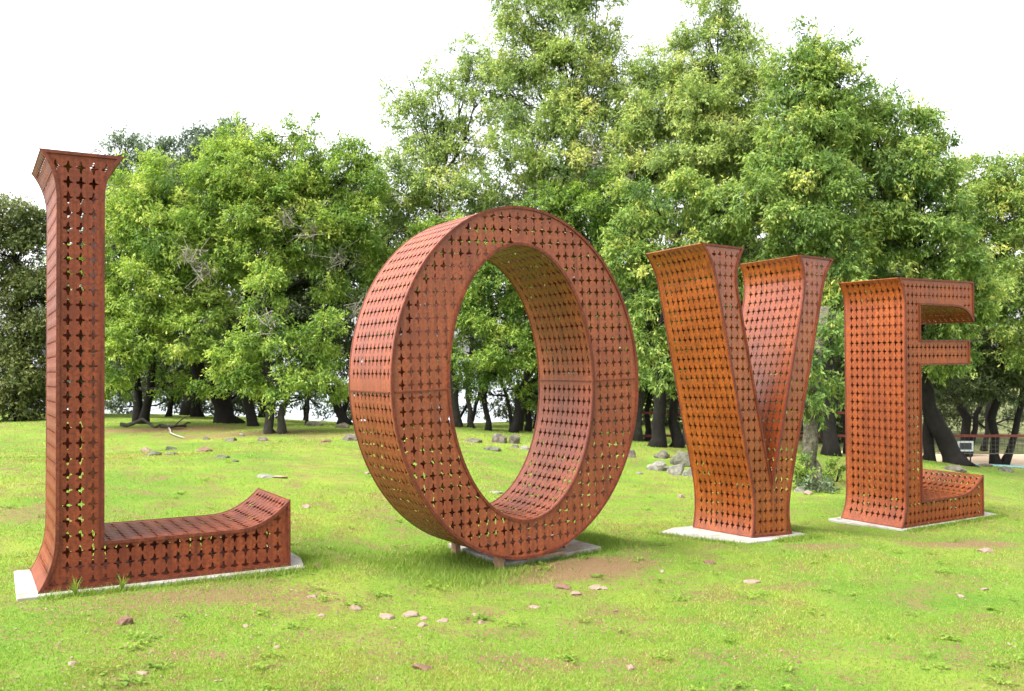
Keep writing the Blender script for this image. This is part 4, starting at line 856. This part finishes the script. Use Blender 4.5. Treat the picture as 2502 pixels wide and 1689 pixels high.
# ------------------------------------------------------------------ fence beyond the trees
def gt(px, Y): x = (px - CX) / F * Y; return Vector((x, Y, gz(x, Y)))
froot = empty('rail_fence', gt(1700, 23.6), 'dark red rail fence behind the trees, low wire mesh on its right part', 'fence')
fb = froot.location.copy()
def part_box(name, a, b, wd, ht, mat, parent, origin):
    a, b = Vector(a), Vector(b); d = (b - a); L = d.length; U = d.normalized(); Vv = Vector((0, 0, 1)).cross(U).normalized(); W = U.cross(Vv)
    mb = MB(); mb.box((a + b) / 2 - origin, (L, wd, ht), U, Vv, W); return add(name, mb.mesh(name), mat, parent)
posts = [1440, 1500, 1560, 1640, 1720, 1800, 1870, 1940, 2020, 2100, 2180, 2260, 2340]
for i, px in enumerate(posts):
    g0 = gt(px, 23.6); hz = at(px, 935 if px < 1960 else 985, 23.6).z
    part_box('post', (g0.x, g0.y, g0.z - .1), (g0.x, g0.y, hz + .03), .07, .07, M['fence_red'], froot, fb)
for a, b_ in zip(posts[:-1], posts[1:]):
    if b_ <= 1960: part_box('rail', at(a, 937, 23.55), at(b_, 938, 23.55), .04, .06, M['fence_red'], froot, fb)
    part_box('rail', at(a, 989, 23.5), at(b_, 990, 23.5), .04, .06, M['fence_red'], froot, fb)
    if b_ > 2080: part_box('bottom_wire', at(a, 1029, 23.5), at(b_, 1030, 23.5), .02, .02, M['wire'], froot, fb)
# vertical boards filling the bays near the letters V and E
bd = 0
for x0, x1 in ((1455, 1545), (1862, 1935)):
    x = x0
    while x < x1:
        g0 = gt(x, 23.66); part_box('board', (g0.x, g0.y, g0.z + .04), (g0.x, g0.y, at(x, 943, 23.66).z), .10, .018, M['fence_board'], froot, fb)
        x += 10.5
# wire mesh on the right bays: a real lattice of thin wires
mb = MB(); X0, X1 = gt(2100, 23.52).x, gt(2345, 23.52).x; zt = at(2200, 992, 23.5).z; zb = at(2200, 1029, 23.5).z
n = int((X1 - X0) / .11)
for i in range(n): x = X0 + i * .11; mb.box((x - fb.x, 23.52 - fb.y, (zt + zb) / 2 - fb.z), (.006, .006, zt - zb))
for j in range(1, 4): mb.box(((X0 + X1) / 2 - fb.x, 23.52 - fb.y, zb + (zt - zb) * j / 4 - fb.z), (X1 - X0, .006, .006))
tag(add('wire_mesh', mb.mesh('wire_mesh'), M['wire'], froot), kind='stuff')
# white framed sign behind the fence
sp = at(2191, 1013, 25.2); g0 = gz(sp.x, sp.y); root = empty('sign_board', (sp.x, sp.y, g0), 'white-framed dark board standing behind the fence at the right edge', 'sign')
hw, hh = .19, .115; zc = sp.z - g0
mb = MB(); mb.box((0, .012, zc), (hw*2 - .03, .02, hh*2 - .03)); add('panel', mb.mesh('panel'), M['dark_panel'], root)
mb = MB()
for sx in (-1, 1): mb.box((sx * hw, 0, zc), (.045, .04, hh*2 + .045))
for sz in (-1, 1): mb.box((0, -.002, zc + sz * hh), (hw*2 - .045, .038, .045))
add('frame', mb.mesh('frame'), M['white'], root)
for sx in (-1, 1): mb = MB(); mb.box((sx * .15, .03, (zc - hh) / 2), (.03, .03, zc - hh)); add('leg', mb.mesh('leg'), M['dark_panel'], root)

# ------------------------------------------------------------------ grass and gravel
def scatter(n, y0, y1, power, seed):
    g = np.random.default_rng(seed); u = g.uniform(size=n)
    k = 1 - power; Y = (y0 ** k + u * (y1 ** k - y0 ** k)) ** (1 / k); X = g.uniform(-1, 1, n) * (Y * .60 + 1.2)
    return X, Y, g
def in_pads(X, Y):
    o = np.zeros(len(X), bool)
    for k, poly in (('L', [(-.1, -.05), (1.9, -.05), (1.9, .95), (-.1, .95)]), ('O', rect(1.08, 2.08, .12, 1.16)), ('V', [(.14, .78), (.46, -.17), (1.45, -.1), (1.5, .93)]), ('E', rect(-.05, 1.98, .0, .95))):
        m_ = FR[k]; U = np.array(m_.col[0][:2]); Vv = np.array(m_.col[1][:2]); dx = X - m_.translation.x; dy = Y - m_.translation.y
        o |= inpoly(dx * U[0] + dy * U[1], dx * Vv[0] + dy * Vv[1], poly)
    return o
def blades(name, X, Y, hgt, wid, g, tint, label):
    Z = ground_z(X, Y); n = len(X); a = g.uniform(0, 2*np.pi, n); lean = g.normal(0, .55, (n, 2)) * hgt[:, None]
    v = np.empty((n, 3, 3)); dx = np.cos(a) * wid * .5; dy = np.sin(a) * wid * .5
    v[:, 0] = np.c_[X - dx, Y - dy, Z - .004]; v[:, 1] = np.c_[X + dx, Y + dy, Z - .004]; v[:, 2] = np.c_[X + lean[:, 0], Y + lean[:, 1], Z + hgt]
    me = mesh_np(name, v.reshape(-1, 3), np.arange(n * 3).reshape(-1, 3), {'tint': np.repeat(np.clip(tint, 0, 1), 3)})
    return tag(add(name, me, M['grass_blade']), label, 'grass', kind='stuff')
def patch_noise(X, Y, f, seed):
    g = np.random.default_rng(seed); o = np.zeros(len(X))
    for _ in range(14):
        a = g.uniform(0, 2*np.pi); k = f * g.uniform(.5, 2.2); o += np.sin((X * math.cos(a) + Y * math.sin(a)) * k + g.uniform(0, 6.28))
    return o / 3.7
X, Y, g = scatter(470000, 4.3, 24, 2.3, 5)
pn = patch_noise(X, Y, 1.7, 3); pf = patch_noise(X, Y, 7, 4)
keep = (~in_pads(X, Y)) & (g.uniform(size=len(X)) > bare(X, Y) * 1.1) & (g.uniform(size=len(X)) < .72 + .30 * pf + .12 * pn)
X, Y, pn, pf = X[keep], Y[keep], pn[keep], pf[keep]
hg = (.009 + .007 * g.uniform(size=len(X)) + .004 * np.clip(pn, -1, 2)) * (1 + (Y - 5) * .05); wd = .0065 * (1 + (Y - 5) * .10)
blades('grass', X, Y, np.clip(hg, .008, .08), wd, g, .50 + .20 * pn + .10 * pf + g.normal(0, .16, len(X)) + sstep(14, 9, Y) * 0, 'short mossy spring grass covering the lawn')
# longer grass along the pads and below the oval letter
XS, YS = [], []
def ring_grass(key, pts, n, spread, g):
    m_ = FR[key]
    for (u0, v0), (u1, v1) in zip(pts[:-1], pts[1:]):
        t = g.uniform(size=n); u = u0 + (u1-u0)*t + g.normal(0, spread, n); v = v0 + (v1-v0)*t + g.normal(0, spread, n)
        w = m_.to_3x3(); XS.append(m_.translation.x + u*w[0][0] + v*w[0][1]); YS.append(m_.translation.y + u*w[1][0] + v*w[1][1])
g = np.random.default_rng(9)
ring_grass('L', [(.05, -.10), (1.3, -.14)], 700, .03, g); ring_grass('L', [(1.3, -.16), (1.95, -.1), (2.0, .4)], 900, .06, g); ring_grass('L', [(.0, -.08), (.5, -.09)], 500, .05, g)
ring_grass('O', [(.3, -.05), (1.0, .05)], 5500, .25, g); ring_grass('O', [(.2, .5), (1.0, .9)], 5000, .25, g); ring_grass('O', [(2.15, .2), (2.5, .9)], 5000, .16, g); ring_grass('O', [(1.3, .12), (2.1, .14)], 1200, .04, g)
ring_grass('V', [(.9, -.22), (1.5, -.17)], 1600, .05, g); ring_grass('V', [(.1, .85), (.4, -.28)], 900, .05, g); ring_grass('V', [(1.56, .0), (1.6, .9)], 1500, .06, g)
ring_grass('E', [(.0, -.1), (2.0, -.08)], 2200, .04, g); ring_grass('E', [(2.1, .1), (2.1, 1.0)], 1500, .06, g)
X = np.concatenate(XS); Y = np.concatenate(YS); keep = ~in_pads(X, Y); X, Y = X[keep], Y[keep]
blades('tall_grass', X, Y, g.uniform(.02, .060, len(X)), np.full(len(X), .007), g, .42 + g.normal(0, .16, len(X)), 'longer greener grass growing along the concrete pads')
# grass tufts standing in front of the foot of the letter L
for (u, lab) in ((.22, 'spiky grass tuft in front of the left end of the letter L'), (.52, 'second spiky grass tuft in front of the letter L, right of the first')):
    p = FR['L'] @ Vector((u, -.10, 0)); mb = MB(); gg = np.random.default_rng(int(u * 100))
    for _ in range(26):
        a = gg.uniform(0, 6.28); L = gg.uniform(.06, .15); t = gg.uniform(.1, .5); e = Vector((math.cos(a) * t * L, math.sin(a) * t * L, L)); s_ = Vector((-math.sin(a), math.cos(a), 0)) * .004
        b0 = len(mb.v); mb.v += [-s_, s_, e * .55 + s_ * .7, e * .55 - s_ * .7, e + Vector((e.x, e.y, 0)) * .6]; mb.f += [(b0, b0+1, b0+2, b0+3), (b0+3, b0+2, b0+4)]
    me = mb.mesh('grass_tuft'); at_ = me.attributes.new('tint', 'FLOAT', 'POINT'); at_.data.foreach_set('value', np.full(len(mb.v), .45, np.float32))
    o = add('grass_tuft', me, M['grass_blade']); o.location = (p.x, p.y, gz(p.x, p.y)); tag(o, lab, 'grass tuft', 'grass tufts by the letter L')
# low weeds: flat leafy rosettes scattered through the turf
gw = np.random.default_rng(77); nW = 300; XW, YW, _g = scatter(nW, 4.5, 18, 1.9, 78); kp = ~in_pads(XW, YW); XW, YW = XW[kp], YW[kp]
vv = []; tt = []
for x, y, z in zip(XW, YW, ground_z(XW, YW)):
    r = gw.uniform(.02, .055); t0 = gw.uniform(.2, .5)
    for _ in range(int(gw.integers(10, 26))):
        ox, oy = gw.normal(0, r * .8, 2); a = gw.uniform(0, 6.28); L = r * gw.uniform(.4, .9); w_ = L * .35; h = gw.uniform(.012, .035); c, q_ = math.cos(a), math.sin(a)
        b0 = (x + ox, y + oy, z + h * .5)
        vv += [b0, (b0[0] + c*L*.5 - q_*w_, b0[1] + q_*L*.5 + c*w_, z + h), (b0[0] + c*L, b0[1] + q_*L, z + h * .8), (b0[0] + c*L*.5 + q_*w_, b0[1] + q_*L*.5 - c*w_, z + h)]; tt += [t0 + gw.normal(0, .08)] * 4
wme = mesh_np('weeds', vv, np.arange(len(vv)).reshape(-1, 4), {'tint': np.clip(tt, 0, 1)})
tag(add('weeds', wme, M['grass_blade']), 'small flat weeds and clover growing through the turf', 'weeds', kind='stuff')
# gravel crumbs and fallen leaves
def crumbs(name, n, mat, sz, seed, label, power=2.0, cat='gravel'):
    X, Y, g = scatter(n, 4.4, 22, power, seed); k = ~in_pads(X, Y) & ((g.uniform(size=n) < .35) | (g.uniform(size=n) < bare(X, Y) * 1.5)); X, Y = X[k], Y[k]; n = len(X)
    base = np.array([(1, 0, 0), (0, 1, 0), (-1, 0, 0), (0, -1, 0), (0, 0, .8)]); s = g.uniform(.4, 1.2, (n, 1, 3)) * sz
    v = base[None] * s + g.normal(0, sz * .15, (n, 5, 3)); a = g.uniform(0, 6.28, n); c, q_ = np.cos(a)[:, None], np.sin(a)[:, None]
    x = v[:, :, 0] * c - v[:, :, 1] * q_ + X[:, None]; y = v[:, :, 0] * q_ + v[:, :, 1] * c + Y[:, None]; z = v[:, :, 2] + ground_z(X, Y)[:, None] + .004
    V3 = np.stack([x, y, z], -1).reshape(-1, 3); o = np.arange(n)[:, None] * 5
    f = np.concatenate([o + np.array([[0, 1, 4]]), o + np.array([[1, 2, 4]]), o + np.array([[2, 3, 4]]), o + np.array([[3, 0, 4]])])
    tag(add(name, mesh_np(name, V3, f), mat), label, cat, kind='stuff')
crumbs('gravel', 2200, M['stone_pink'], .010, 21, 'scattered pinkish gravel crumbs in the grass')
crumbs('leaf_litter', 5000, M['stone_brown'], .009, 22, 'brown crumbs and dead leaf bits scattered in the grass', cat='leaf litter')
tri = sum(len(o.data.polygons) for o in bpy.data.objects if o.type == 'MESH'); print('faces', tri, 'objects', len(bpy.data.objects))
